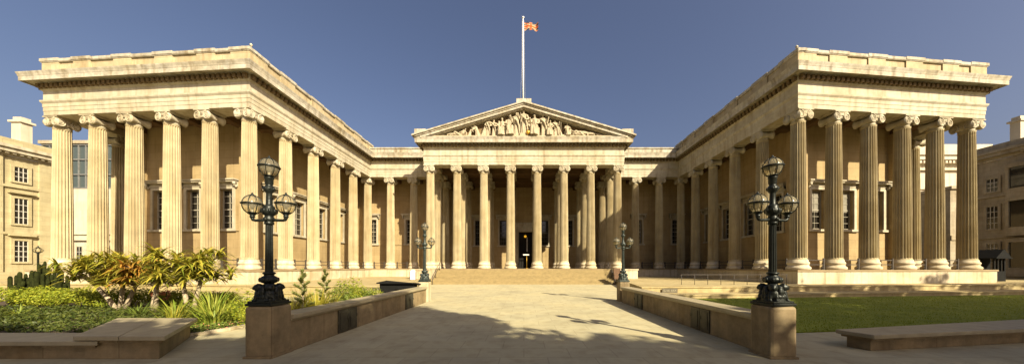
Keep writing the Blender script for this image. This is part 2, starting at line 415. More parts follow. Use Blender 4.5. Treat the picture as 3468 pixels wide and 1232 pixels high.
def window_parts(ang, pt, W, z0, z1, hood=True, rows=6, cols=2, sash=SASH, blind=False):
    """pt: middle of the opening on the wall face; built in local axes (x along the wall, -y outward)"""
    H = z1-z0
    s = MB()
    fw = .26
    s.box(-W/2-fw,-.09,z0-.02,-W/2,.05,z1+fw); s.box(W/2,-.09,z0-.02,W/2+fw,.05,z1+fw); s.box(-W/2,-.089,z1,W/2,.05,z1+fw-.002)
    s.box(-W/2-.42,-.2,z0-.24,W/2+.42,.05,z0-.025)
    if hood:
        s.box(-W/2-.3,-.1,z1+.3,W/2+.3,.04,z1+.62)
        s.box(-W/2-.55,-.42,z1+.63,W/2+.55,.04,z1+.78); s.box(-W/2-.65,-.52,z1+.785,W/2+.65,.04,z1+.9)
    fr = s
    o = bpy.data.objects.new('window', None)
    fr = s.build('window', TRIM, museum, loc=Vector((pt[0],pt[1],0))-MO, rz=ang)
    if hood:
        for sx in (-1,1):
            k = MB(); x = sx*(W/2+.43)
            k.box(x-.1,-.28,z1+.25,x+.1,.04,z1+.62); k.lathe([(.16,-.1),(.16,.1)], 12, (x,-.26,z1+.5), axis='X'); k.lathe([(.09,-.1),(.09,.1)], 12, (x,-.12,z1+.2), axis='X')
            k.build('bracket', TRIM, fr)
    f = MB(); y = .34; t = .05
    f.box(-W/2,y-.06,z0,-W/2+.08,y+.04,z1); f.box(W/2-.08,y-.06,z0,W/2,y+.04,z1); f.box(-W/2+.08,y-.06,z0,W/2-.08,y+.04,z0+.1); f.box(-W/2+.08,y-.06,z1-.08,W/2-.08,y+.04,z1)
    for i in range(1,cols): x = -W/2+W*i/cols; f.box(x-.016,y-.03,z0+.1,x+.016,y+.03,z1-.08)
    for j in range(1,rows):
        z = z0+H*j/rows; hh = .05 if j == rows//2 else .022
        f.box(-W/2+.08,y-.035,z-hh,W/2-.08,y+.032,z+hh)
    f.build('sash', sash, fr)
    p = MB(); p.box(-W/2,y+.045,z0,W/2,y+.06,z1); p.build('pane', PANE, fr)
    if blind:
        b2 = MB(); b2.box(-W/2+.1,y+.005,z0+H*.45,W/2-.1,y+.02,z1-.1); b2.build('blind', mat('grey_blind', (.22,.2,.15), .8), fr)
    return fr
def line_at(p0, p1, s):
    d = (Vector(p1)-Vector(p0)).normalized(); return Vector(p0)+d*s
WT = 15.6
walls = MB()
def wallrun(p0, p1, centres, W=1.45, z0=5.85, z1=9.75, hood=True, **k):
    wall(walls, p0, p1, FL, 16.1, [(c-W/2, c+W/2, z0, z1) for c in centres])
    d = Vector(p1)-Vector(p0); ang = math.atan2(d.y, d.x)
    for c in centres:
        q = line_at(p0, p1, c); window_parts(ang, q, W, z0, z1, hood, **k)
    # plinth, sill course
    Ln = d.length; mid = (Vector(p0)+Vector(p1))/2; n = Vector((d.y,-d.x)).normalized()
    m_ = mid + n*.02
    walls.obox((m_.x,m_.y,FL+.45), (Ln/2-.01,.1,.45), ang)
    segs = []
    last = 0
    for c in list(centres)+[None]:
        e = Ln if c is None else c-W/2-.43
        if e > last: segs.append((last, e))
        if c is not None: last = c+W/2+.43
    for a, b in segs:
        q = line_at(p0, p1, (a+b)/2) + n*.02
        walls.obox((q.x,q.y,z0-.13), ((b-a)/2,.07,.1), ang)
LW0, LW1 = (-38.6,29.36), (-26.75,28.35)
wallrun(LW0, LW1, [2.0,5.75,9.35])
wall(walls, (-38.6,60), LW0, FL, 16.1, [])
wallrun(LW1, (-26.75,47.1), [2.4,6.2,10.0,13.8], W=1.4)
wallrun((-26.75,47.1), (-14.2,47.1), [2.2,8.25], W=1.3)
wall(walls, (-14.2,47.1), (-14.2,51.3), FL, 16.1, [])
# portico back wall with door
def PW(x): return x+14.2
pws = [-7.9,-3.6,3.6,7.9]
DW = 2.5
wall(walls, (-14.2,51.3), (14.2,51.3), FL, 16.1, [(PW(x)-.72,PW(x)+.72,5.9,10.3) for x in pws]+[(PW(.3)-DW/2,PW(.3)+DW/2,FL,8.3)], depth=1.0)
for x in pws: window_parts(0, (x,51.3), 1.44, 5.9, 10.3, True, 6, 4, mat('iron_glazing', (.1,.1,.09), .5))
wall(walls, (14.2,51.3), (14.2,47.1), FL, 16.1, [])
wallrun((14.2,47.1), (26.9,47.1), [4.3,10.5], W=1.3)
RW0, RW1 = (26.9,28.6), (37.7,29.68)
wallrun((26.9,47.1), RW0, [4.9,8.7,12.5,16.2], W=1.4)
wallrun(RW0, RW1, [2.3,5.6,9.0], blind=True)
wall(walls, RW1, (37.7,60), FL, 16.1, [])
# corner antae
for (x,y) in (LW0, LW1): walls.obox((x,y,8.7), (.55,.55,6.8), R(-4.5))
for (x,y) in (RW0, RW1): walls.obox((x,y,8.7), (.55,.55,6.8), R(5.5))
for x in (-14.2,14.2): walls.box(x-.5,46.8,FL,x+.5,47.9,15.5)
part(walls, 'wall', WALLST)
# black sheet behind the doorway; the unlit hall's darkness is in its colour
dk = MB(); dk.box(-14,52.4,FL,14,52.6,16); part(dk, 'hall_dark_sheet', DARK)
# main door with surround
ds = MB()
x0, x1 = .3-DW/2, .3+DW/2
ds.box(x0-.5,51.1,FL,x0,51.36,9.2); ds.box(x1,51.1,FL,x1+.5,51.36,9.2); ds.box(x0,51.102,8.3,x1,51.36,9.198)
ds.box(x0-.7,51.0,9.21,x1+.7,51.36,9.55); ds.box(x0-.9,50.75,9.56,x1+.9,51.36,9.85)
dor = part(ds, 'door', TRIM)
for sx in (-1,1):
    l = MB(); xx = .3+sx*1.2; l.box(xx-.05,51.45,FL,xx+.05,52.3,8.2)
    for z in (2.3,4.4,6.5): l.box(xx-.07,51.55,z,xx+.07,52.2,z+1.5)
    l.build('door_leaf', DOORW, dor)

# ---- columns
CH = TOP-FL
def flute_ring(r, d, n=20):
    out = []
    for k in range(n):
        for t, q in ((0,0),(.14,0),(.32,.72),(.57,1.),(.82,.72)):
            a = 2*PI*(k+t)/n; rr = r-d*q
            out.append((rr*math.cos(a), rr*math.sin(a)))
    return out
def shaft_mesh():
    s = MB(); rows = []
    z0, z1 = .86, CH-.93
    rb, rt = .585, .49
    for i in range(15):
        t = i/14
        if i == 0: z, r, d = z0, rb+.05, 0
        elif i == 1: z, r, d = z0+.12, rb, .0
        elif i == 2: z, r, d = z0+.22, rb, .11
        elif i == 12: z, r, d = z1-.22, rt, .09
        elif i == 13: z, r, d = z1-.12, rt, .0
        elif i == 14: z, r, d = z1, rt+.03, 0
        else:
            u = (i-2)/10; z = z0+.22+(z1-z0-.44)*u
            r = rb+(rt-rb)*(u**1.35); d = .115-.02*u
        rows.append([(x,y,z) for x,y in flute_ring(r,d)])
    n = len(rows[0]); vs = [p for r in rows for p in r]; fs = []
    for i in range(len(rows)-1):
        for k in range(n): fs.append((i*n+k, i*n+(k+1)%n, (i+1)*n+(k+1)%n, (i+1)*n+k))
    s.add(vs, fs)
    return s
def base_mesh():
    b = MB()
    b.lathe([(.78,0),(.82,.05),(.84,.13),(.82,.22),(.78,.27),(.74,.29),(.70,.36),(.69,.43),(.70,.46),(.73,.49),(.745,.56),(.73,.63),(.69,.68),(.66,.70),(.645,.86)], 40)
    return b
def capital_mesh(corner=False):
    c = MB(); z1 = CH
    c.lathe([(.52,z1-.95),(.56,z1-.9),(.56,z1-.84),(.54,z1-.82),(.6,z1-.72),(.7,z1-.58),(.74,z1-.46),(.68,z1-.4),(.68,z1-.3)], 32)
    for k in range(24):                       # egg-and-dart
        a = 2*PI*k/24; c.ball((.68*math.cos(a),.68*math.sin(a),z1-.6), (.07,.07,.1), 6, 4)
    xc, rv, zc = .53, .36, z1-.50
    def vol(rot):
        q = MB()
        for sx in (-1,1):
            q.lathe([(rv,-.76),(rv,-.66),(rv*.8,-.5),(rv*.62,-.2),(rv*.66,-.04),(rv*.66,.04),(rv*.62,.2),(rv*.8,.5),(rv,.66),(rv,.76)], 20, (sx*xc,0,zc), axis='Y')
            for sy in (-1,1):
                pts = []; rad = []
                for i in range(34):
                    t = i/33; a = PI/2 - sx*(-1)*t*2.4*2*PI; r = rv*(.95*(1-t)+.13)*.92
                    pts.append((sx*xc+math.cos(a)*r, sy*.77, zc+math.sin(a)*r)); rad.append(.05*(1-t)+.022)
                q.tube(pts, rad, 5)
                q.ball((sx*xc,sy*.77,zc), (.075,.05,.075), 8, 6)
        for sy in (-1,1):
            q.box(-xc, sy*.70-.06, zc+.12, xc, sy*.70+.06, zc+.36)
            q.tube([(-xc,sy*.77,zc+.35),(0,sy*.77,zc+.35),(xc,sy*.77,zc+.35)], .04, 5)
            q.tube([(-xc,sy*.77,zc+.14),(0,sy*.77,zc+.08),(xc,sy*.77,zc+.14)], .035, 5)
        M = Matrix.Rotation(rot, 3, 'Z')
        c.add([M @ Vector(p) for p in q.v], q.f, 0, True)
    vol(0)
    if corner: vol(PI/2)
    c.box(-.78,-.76,z1-.17,.78,.76,z1-.1); c.box(-.86,-.84,z1-.1,.86,.84,z1-.002)
    c.v = [(x*.84, y*.84, z) for x,y,z in c.v]
    return c
def make_column(corner=False):
    s = shaft_mesh().build('column', SHAFT, museum)
    base_mesh().build('base', PODIUM, s); capital_mesh(corner).build('capital', TRIM, s)
    return s
cP = make_column(); cC = make_column(True); usedP = [False]; usedC = [False]
def put_column(x, y, rz=0, corner=False):
    src, u = (cC, usedC) if corner else (cP, usedP)
    o = src if not u[0] else copy_tree(src, museum)
    u[0] = True
    o.location = Vector((x,y,FL))-MO; o.rotation_euler.z = rz
for i,(x,y) in enumerate(LF): put_column(x,y,R(-4.4), corner=i in (0,5))
for i,(x,y) in enumerate(RF): put_column(x,y,R(5.6), corner=i in (0,5))
for k in range(1,5): put_column(-23.65, 25+3.8*k, PI/2); put_column(23.8, 25.2+3.76*k, PI/2)
put_column(-23.65,44,0,True); put_column(23.8,44,0,True)
for x in (-20.2,-16.7,16.9,20.5): put_column(x,44)
put_column(-42.05,30.2,PI/2); put_column(-42.05,34.,PI/2); put_column(41.2,30.8,PI/2); put_column(41.2,34.6,PI/2)
for x in PX: put_column(x,38.8)
for x in PX: put_column(x,42.2)
for x in PX:
    if abs(x) > 3: put_column(x,46.4)

# ---- podium, floor and front steps
PP = [(-43.4,60),(-43.4,25.25),(-22.55,23.85),(-22.55,42.9),(-13.6,42.9),(-13.6,37.7),(13.6,37.7),(13.6,42.9),(22.7,42.9),(22.7,24.05),(42.4,26.0),(42.4,60)]
pd = MB(); pd.prism(PP, .3, FL-.14); part(pd, 'podium', PODIUM)
fl = MB(); fl.prism(offset_path(PP, .06), FL-.139, FL); part(fl, 'floor', FLOORS)
st = MB()
for k in range(12):
    st.box(-11.3, 34.9+k*.25, 0 if k==0 else k*.152+.001, 11.3, 37.69, (k+1)*.152)
    st.box(-11.3, 34.87+k*.25, (k+1)*.152-.05, 11.3, 34.899+k*.25, (k+1)*.152-.002)
part(st, 'steps', STEPS)
for s in (-1,1):
    ck = MB(); ck.box(min(s*11.31,s*13.7),34.9,0,max(s*11.31,s*13.7),37.68,1.7); ck.box(min(s*11.3,s*13.78),34.82,1.701,max(s*11.3,s*13.78),37.67,FL-.004)
    part(ck, 'stair_block', PODIUM)

# ---- pediment
pe = MB()
ZB = 18.83; ZA = 23.2; XT = 14.2; SL = (ZA-ZB-.15)/XT
pe.xzprism([(-12.6,ZB),(12.6,ZB),(0,ZB+12.6*SL)], 38.15, 38.5)
ped = part(pe, 'pediment', mat('shade_toned_tympanum_stone', (.2,.135,.065), .9, .2, 2.))  # tympanum toned darker, painting in the raking cornice's shade behind the figures
rk = MB()
def rake(t0, t1, y0, xt):
    for s in (-1,1):
        pts = [(s*xt,ZB+t0+.0+(XT-xt)*SL),(0,ZB+t0+XT*SL),(0,ZB+t1+XT*SL),(s*xt,ZB+t1+(XT-xt)*SL)]
        if s > 0: pts = pts[::-1]
        rk.xzprism(pts, y0, 39.2)
rake(-.62,-.5,37.3,12.5); rake(-.495,-.2,37.1,13.3); rake(-.195,-.03,37.0,13.95); rake(-.025,.16,36.85,14.3)
rk.build('raking_cornice', CORN, ped)
rr = MB()
rr.add([(-14,39.2,ZB),(14,39.2,ZB),(0,39.2,ZA-.05),(-14,58,ZB),(14,58,ZB),(0,58,ZA-.05)], [(0,2,5,3),(2,1,4,5)])
rr.build('pediment_roof', ROOF, ped)
ak = MB(); ak.box(-.95,37.0,23.0,.95,38.9,23.55)
for s in (-1,1): ak.box(min(s*12.6,s*14.05),37.2,19.2,max(s*12.6,s*14.05),38.6,19.78)
ak.build('acroterion_block', CORN, ped)
rd = MB()
for x in (-23.4,23.6):
    q = MB(); y = 24.9 if x < 0 else 25.1
    q.lathe([(.1,0),(.04,.06),(.035,.55),(.1,.6),(.11,.68),(.03,.78)], 8, (x,y,20.45)); part(q, 'roof_finial', TRIM)

# ---- pediment sculpture: draped figures, each one fused surface
def figure(pose, H, lean=0., face=1, seed=0):
    rng = random.Random(seed); f = MB(); s = H
    def robe(p0, p1, r0, r1, n=22, sq=.75):
        pts = []
        m = 9; vs = []
        for i in range(m):
            t = i/(m-1); c = Vector(p0).lerp(Vector(p1), t); r = r0+(r1-r0)*t
            for k in range(n):
                a = 2*PI*k/n; q = r*(1+.16*(1-t)*math.sin(a*7+seed+2*t)+.07*math.sin(a*4-seed))
                vs.append((c.x+q*math.cos(a), c.y+q*math.sin(a)*sq, c.z))
        fs = [(i*n+k, i*n+(k+1)%n, (i+1)*n+(k+1)%n, (i+1)*n+k) for i in range(m-1) for k in range(n)]
        fs += [tuple(range(n))[::-1], tuple((m-1)*n+k for k in range(n))]
        f.add(vs, fs)
    def head(c, r):
        f.ball(c, (r*.82,r*.9,r*1.12), 12, 10)
        f.ball((c[0],c[1]+r*.25,c[2]+r*.3), (r*.98,r*.95,r*.95), 12, 8)      # hair
        f.ball((c[0],c[1]-r*.92,c[2]-r*.05), (r*.16,r*.25,r*.25), 6, 4)      # nose
    x = lean*s
    if pose == 'stand':
        robe((0,0,0),(x*.5,0,.52*s), .125*s, .085*s); robe((x*.5,0,.50*s),(x*.9,-.01*s,.80*s), .095*s, .11*s, sq=.62)
        f.ball((x*.9,0,.8*s), (.145*s,.08*s,.05*s)); f.tube([(x*.9,0,.8*s),(x,-.01*s,.88*s)], .045*s)
        head((x,-.015*s,.925*s), .062*s)
        for d in (-1,1):
            up = rng.random() < .45
            sh = (x*.9+d*.135*s,0,.79*s); el = (x*.7+d*.2*s,-.05*s,.62*s)
            ha = (x*.7+d*.24*s,-.13*s,.8*s) if up else (x*.7+d*.1*s,-.15*s,.54*s)
            f.tube([sh,el,ha], [.05*s,.042*s,.03*s], 8); f.ball(ha, .035*s, 8, 6)
        f.tube([(x*.9-.13*s,-.06*s,.78*s),(.05*s,-.12*s,.6*s),(.13*s,-.08*s,.4*s),(.15*s,-.05*s,.12*s)], [.03*s,.045*s,.05*s,.03*s], 8)
    elif pose == 'sit':
        u = s/1.35
        f.obox((0,.05*u,.24*u), (.24*u,.2*u,.24*u))
        robe((0,.04*u,.42*u),(x,0,1.0*u), .19*u, .17*u, sq=.7)
        for d in (-1,1):
            k = (face*.1*u+d*.13*u,-.30*u,.52*u); f.tube([(d*.1*u,.02*u,.5*u),k,(k[0]+face*.04*u,-.27*u,.06*u)], [.13*u,.11*u,.08*u], 8)
            f.ball((k[0]+face*.05*u,-.33*u,.04*u), (.05*u,.1*u,.045*u), 8, 6)
        robe((face*.1*u,-.24*u,.02*u),(face*.08*u,-.2*u,.55*u), .23*u, .2*u)
        f.ball((x,0,1.03*u), (.2*u,.11*u,.07*u)); f.tube([(x,0,1.0*u),(x,-.02*u,1.16*u)], .06*u)
        head((x+face*.02*u,-.03*u,1.245*u), .088*u)
        for d in (-1,1):
            el = (x+d*.26*u,-.08*u,.8*u); ha = (x+d*.2*u+face*.1*u,-.3*u,.66*u+(.3*u if d==face and rng.random()<.5 else 0))
            f.tube([(x+d*.19*u,0,1.02*u),el,ha], [.07*u,.06*u,.042*u], 8); f.ball(ha, .05*u, 8, 6)
    elif pose == 'kneel':
        u = s/1.2
        robe((0,0,0),(face*.08*u,0,.45*u), .24*u, .17*u); robe((face*.08*u,0,.42*u),(face*.26*u,-.03*u,.9*u), .17*u, .16*u, sq=.7)
        f.tube([(face*.25*u,0,.9*u),(face*.32*u,-.03*u,1.02*u)], .06*u); head((face*.35*u,-.04*u,1.1*u), .088*u)
        f.tube([(0,-.05*u,.12*u),(-face*.35*u,-.02*u,.1*u),(-face*.52*u,-.02*u,.06*u)], [.12*u,.08*u,.05*u], 8)
        for d in (-1,1):
            f.tube([(face*.24*u+d*.12*u,-.02*u,.86*u),(face*.42*u+d*.06*u,-.1*u,.66*u),(face*.56*u,-.14*u,.82*u-.3*u*(d>0))], [.065*u,.055*u,.04*u], 8)
    elif pose == 'recline':
        u = s/.75
        f.tube([(-face*1.0*u,-.05*u,.07*u),(-face*.6*u,-.1*u,.2*u),(-face*.15*u,0,.18*u),(face*.2*u,0,.34*u),(face*.36*u,0,.56*u)], [.06*u,.12*u,.17*u,.17*u,.14*u], 10)
        f.tube([(-face*.1*u,-.1*u,.14*u),(-face*.5*u,-.18*u,.36*u),(-face*.8*u,-.15*u,.06*u)], [.13*u,.1*u,.06*u], 8)
        f.tube([(face*.36*u,0,.55*u),(face*.41*u,0,.63*u)], .055*u); head((face*.43*u,-.02*u,.69*u), .08*u)
        f.tube([(face*.4*u,-.05*u,.54*u),(face*.55*u,-.1*u,.28*u),(face*.5*u,-.15*u,.05*u)], [.06*u,.055*u,.04*u], 8)
        f.tube([(face*.28*u,-.1*u,.52*u),(face*.1*u,-.22*u,.36*u),(-face*.12*u,-.2*u,.34*u)], [.06*u,.05*u,.04*u], 8)
        f.box(-.7*u,-.12*u,0,.6*u,.12*u,.1*u)
    elif pose == 'animal':
        u = s/.6
        f.tube([(-face*.55*u,0,.3*u),(-face*.2*u,0,.34*u),(face*.25*u,0,.36*u),(face*.45*u,0,.45*u),(face*.6*u,-.02*u,.52*u)], [.12*u,.17*u,.17*u,.11*u,.1*u], 10)
        f.tube([(face*.58*u,-.02*u,.53*u),(face*.8*u,-.04*u,.46*u)], [.1*u,.05*u], 8)
        for d in (-.42,.28):
            for q in (-1,1): f.tube([(face*d*u,q*.09*u,.28*u),(face*(d-.04)*u,q*.09*u,.14*u),(face*d*u,q*.09*u,.0)], [.07*u,.045*u,.04*u], 6)
        f.tube([(-face*.55*u,0,.32*u),(-face*.75*u,0,.2*u),(-face*.72*u,0,.05*u)], [.03*u,.025*u,.02*u], 6)
    return f
ZL = 18.83
plinth = MB(); plinth.box(-11.8,37.35,ZL,11.8,38.14,ZL+.16); plinth.box(-.55,37.4,ZL+.161,.55,38.1,ZL+.5); plinth.build('sculpture_plinth', STATUE, ped)
figs = [(-.02,'stand',2.8,.0,1,.5),(-1.05,'stand',2.85,.03,1,.16),(-2.0,'sit',2.5,.05,1,.16),(-2.75,'sit',2.2,-.02,-1,.16),(-3.35,'stand',1.85,.05,1,.16),(-3.95,'stand',2.0,.02,-1,.16),
        (-4.75,'stand',2.1,.1,1,.16),(-5.3,'kneel',1.6,0,1,.16),(-5.95,'kneel',1.55,0,-1,.16),(-7.1,'kneel',1.1,0,1,.16),(-8.2,'recline',.95,0,1,.16),(-9.5,'animal',.5,0,1,.16),(-10.6,'animal',.3,0,1,.16),
        (.62,'stand',1.95,.0,1,.16),(1.5,'sit',2.65,-.03,-1,.16),(2.5,'stand',2.6,.0,1,.16),(3.45,'sit',1.95,.0,-1,.16),(4.1,'stand',2.0,-.03,1,.16),(4.75,'kneel',1.5,0,-1,.16),(5.6,'sit',1.6,.02,1,.16),
        (6.5,'recline',1.0,0,-1,.16),(7.6,'animal',.75,0,-1,.16),(8.6,'animal',.6,0,-1,.16),(9.7,'animal',.4,0,-1,.16),(10.7,'animal',.28,0,-1,.16)]
for i,(x,p,H,ln,fc,zb) in enumerate(figs):
    o = figure(p, H*1.1, ln, fc, i*3+1).build('statue', STATUE, ped, remesh=.026)
    o.location = (x, 37.72, ZL+zb)
sp = MB(); sp.tube([(-.42,37.5,ZL+.2),(-.4,37.5,ZL+3.2)], .03, 6); sp.tube([(2.95,37.5,ZL+.16),(2.98,37.5,ZL+2.5)], .025, 6); sp.tube([(4.75,37.45,ZL+.16),(4.8,37.45,ZL+1.9)], .025, 6); sp.build('spear', STATUE, ped)
gb = MB(); gb.ball((.55,37.35,ZL+.55), .27, 16, 10); gb.build('gilded_globe', GOLD, ped)

# ------------------------------------------------------------------ flagpole and flag
fp = empty('flagpole', (-.1,39.0,23.0), 0, 'tall white flagpole on the peak of the central pediment', 'flagpole')
q = MB(); q.box(-.35,-.1,-.3,.35,.6,.75); q.build('mount', TRIM, fp)
q = MB(); q.tube([(0,.2,.5),(0,.2,12.6)], [.11,.06], 10); q.build('pole', WHITE, fp)
q = MB(); q.lathe([(.05,12.6),(.15,12.64),(.17,12.72),(.1,12.82),(.02,12.86)], 12, (0,.2,0)); q.build('finial', WHITE, fp)
q = MB(); q.tube([(-.12,.2,12.3),(-.18,.15,6),(-.42,.1,.6)], .013, 5); q.tube([(.1,.2,12.3),(.18,.15,6),(.3,.1,.6)], .013, 5); q.build('halyard', mat('rope', (.5,.48,.42), .9), fp)
FB = mat('flag_blue', (.03,.03,.05), .8, .05); FW = mat('flag_white', (.42,.3,.17), .8, .05); FR = mat('flag_red', (.5,.075,.012), .8, .05)
fm = MB(); NU, NV = 72, 36; FWD, FHT = 2.0, 1.04
def fcol(u, v):
    x = u*60; y = v*30; X = x-30; Y = y-15
    if abs(X) < 3 or abs(Y) < 3: return 2
    if abs(X) < 5 or abs(Y) < 5: return 1
    d1 = (Y*2-X)/math.sqrt(5)*1.; d2 = (Y*2+X)/math.sqrt(5)
    for d, sgn in ((d1, 1 if X > 0 else -1), (d2, -1 if X > 0 else 1)):
        if -2 <= -d*sgn*1. <= 0 : pass
    a = d1 if X*Y > 0 else d2
    q = a if X*Y > 0 else a
    lead = (X < 0)
    if abs(a) < 3:
        side = a if lead else -a
        return 2 if -2 < -side < 0.2 and abs(a) < 2.1 else 1
    return 0
vs = []
for j in range(NV+1):
    for i in range(NU+1):
        u = i/NU; v = j/NV
        vs.append((FWD*u*.98, .14*u**.5*math.sin(u*9+v*1.2)+.05*math.sin(u*17), FHT*(v-.5)-.10*u*u+.07*math.sin(u*7.2)*u))
for j in range(NV):
    for i in range(NU):
        b = j*(NU+1)+i
        fm.f.append((b,b+1,b+NU+2,b+NU+1)); fm.m.append(fcol((i+.5)/NU,(j+.5)/NV)); fm.s.append(True)
fm.v = vs
fo = fm.build('flag', [FB,FW,FR], None, loc=(-.03,39.2,34.55))
tag(fo, 'red white and blue crossed flag flying from the top of the flagpole', 'flag')

# ------------------------------------------------------------------ lower terraces in front of the podium
def terrace(s, dy):
    t = MB()
    y1 = 20.5+dy; y2 = 18.9+dy
    f = lambda pts: [(s*x, y+(.1*(x-8.35) if y < 30 else 0)) for x, y in (pts if s > 0 else pts[::-1])]
    t.prism(f([(8.35,y1),(60,y1),(60,44),(11.29,44),(11.29,34.85)]), .0, .60)
    t.prism(f([(8.3,y1-.06),(60.2,y1-.06),(60.2,44),(11.28,44),(11.28,34.8)]), .601, .68)
    t.prism(f([(8.9,y2),(60,y2),(60,y1-.001),(8.9,y1-.001)]), .0, .2)
    t.prism(f([(8.85,y2-.05),(60.2,y2-.05),(60.2,y1-.002),(8.85,y1-.002)]), .201, .27)
    o = t.build('terrace', TERR); tag(o, kind='structure')
terrace(-1, .7); terrace(1, 0)

# signs set in the terrace faces
def wall_sign(x, y, wid, txt, label):
    e = empty('wall_sign', (x,y,.42), R(5.71 if x > 0 else -5.71), label, 'sign', 'grey signs on the terrace faces')
    m = MB(); m.box(-wid/2,-.03,-.16,wid/2,.0,.16); m.build('plate', SIGNG, e)
    cu = bpy.data.curves.new('lettering', 'FONT'); cu.body = txt; cu.size = .22; cu.align_x = 'CENTER'; cu.align_y = 'CENTER'; cu.extrude = .004
    t = bpy.data.objects.new('lettering', cu); col.objects.link(t); t.rotation_euler = (PI/2,0,0); t.location = (0,-.036,0)
    dg = bpy.context.evaluated_depsgraph_get(); me = bpy.data.meshes.new_from_object(t.evaluated_get(dg))
    bpy.data.objects.remove(t); o = bpy.data.objects.new('lettering', me); col.objects.link(o); o.parent = e; o.rotation_euler = (PI/2,0,0); o.location = (0,-.036,0)
    me.materials.clear(); me.materials.append(LETTER)
wall_sign(10.35, 20.60, 1.15, 'G.VII  FAX', 'lettered grey sign on the lit terrace face right of the path')
wall_sign(-10.6, 21.33, 1.2, 'M    n', 'grey sign on the terrace face behind the black sloping case')

# ------------------------------------------------------------------ low path walls with copings and bronze panels
def path_wall(s, label):
    e = empty('path_wall', (s*6.05,12,0), 0, label, 'low wall')
    X = lambda a: -a*s*-1
    y0, y1 = 7.22, 17.2
    m = MB()
    pan = [(9.05,10.05),(14.2,15.15)]
    m.box(-.24,y0-12,0,.24,y1-12,.76); m.build('wall', GRAN, e)
    c = MB(); c.box(-.27,y0-12,.761,.27,y1-12+.04,.81); c.box(-.33,y0-12,.811,.33,y1-12+.07,.92); c.build('coping', GRANTOP, e, bevel=.015)
    for a, b in pan:
        p = MB(); xx = -s*.245
        mid = (a+b)/2
        for u, v in ((a,mid-.015),(mid+.015,b)):
            p.box(min(xx,xx-s*.03),u-12,.03,max(xx,xx-s*.03),v-12,.74)
            p.box(min(xx-s*.031,xx-s*.045),u-12+.08,.12,max(xx-s*.031,xx-s*.045),v-12-.08,.66)
            p.box(min(xx-s*.05,xx-s*.07),v-12-.07,.42,max(xx-s*.05,xx-s*.07),v-12-.045,.52)
        p.build('bronze_panel', BRONZE, e)
    return e
path_wall(-1, 'long low granite wall with bronze panels left of the central path')
path_wall(1, 'long low granite wall with bronze panels right of the central path')

def pedestal(x, y, label, m=GRAN):
    e = empty('lamp_pedestal', (x,y,0), 0, label, 'pedestal', 'stone pedestals under the lamps')
    b = MB(); b.box(-.31,-.31,0,.31,.31,1.2); b.build('block', m, e, bevel=.07)
    b = MB(); b.box(-.325,-.325,0,.325,.325,.05); b.build('foot', m, e)
pedestal(-6.1,6.95, 'large grey granite pedestal in the front carrying the dark lamp left of the path')
pedestal(5.93,6.92, 'large grey granite pedestal in the front carrying the lamp beside the lawn')
pedestal(-6.1,17.85, 'small sunlit pedestal at the far end of the path wall beside the planting', PODIUM)
pedestal(6.1,17.85, 'small pedestal at the far end of the path wall before the steps, beside the lawn')

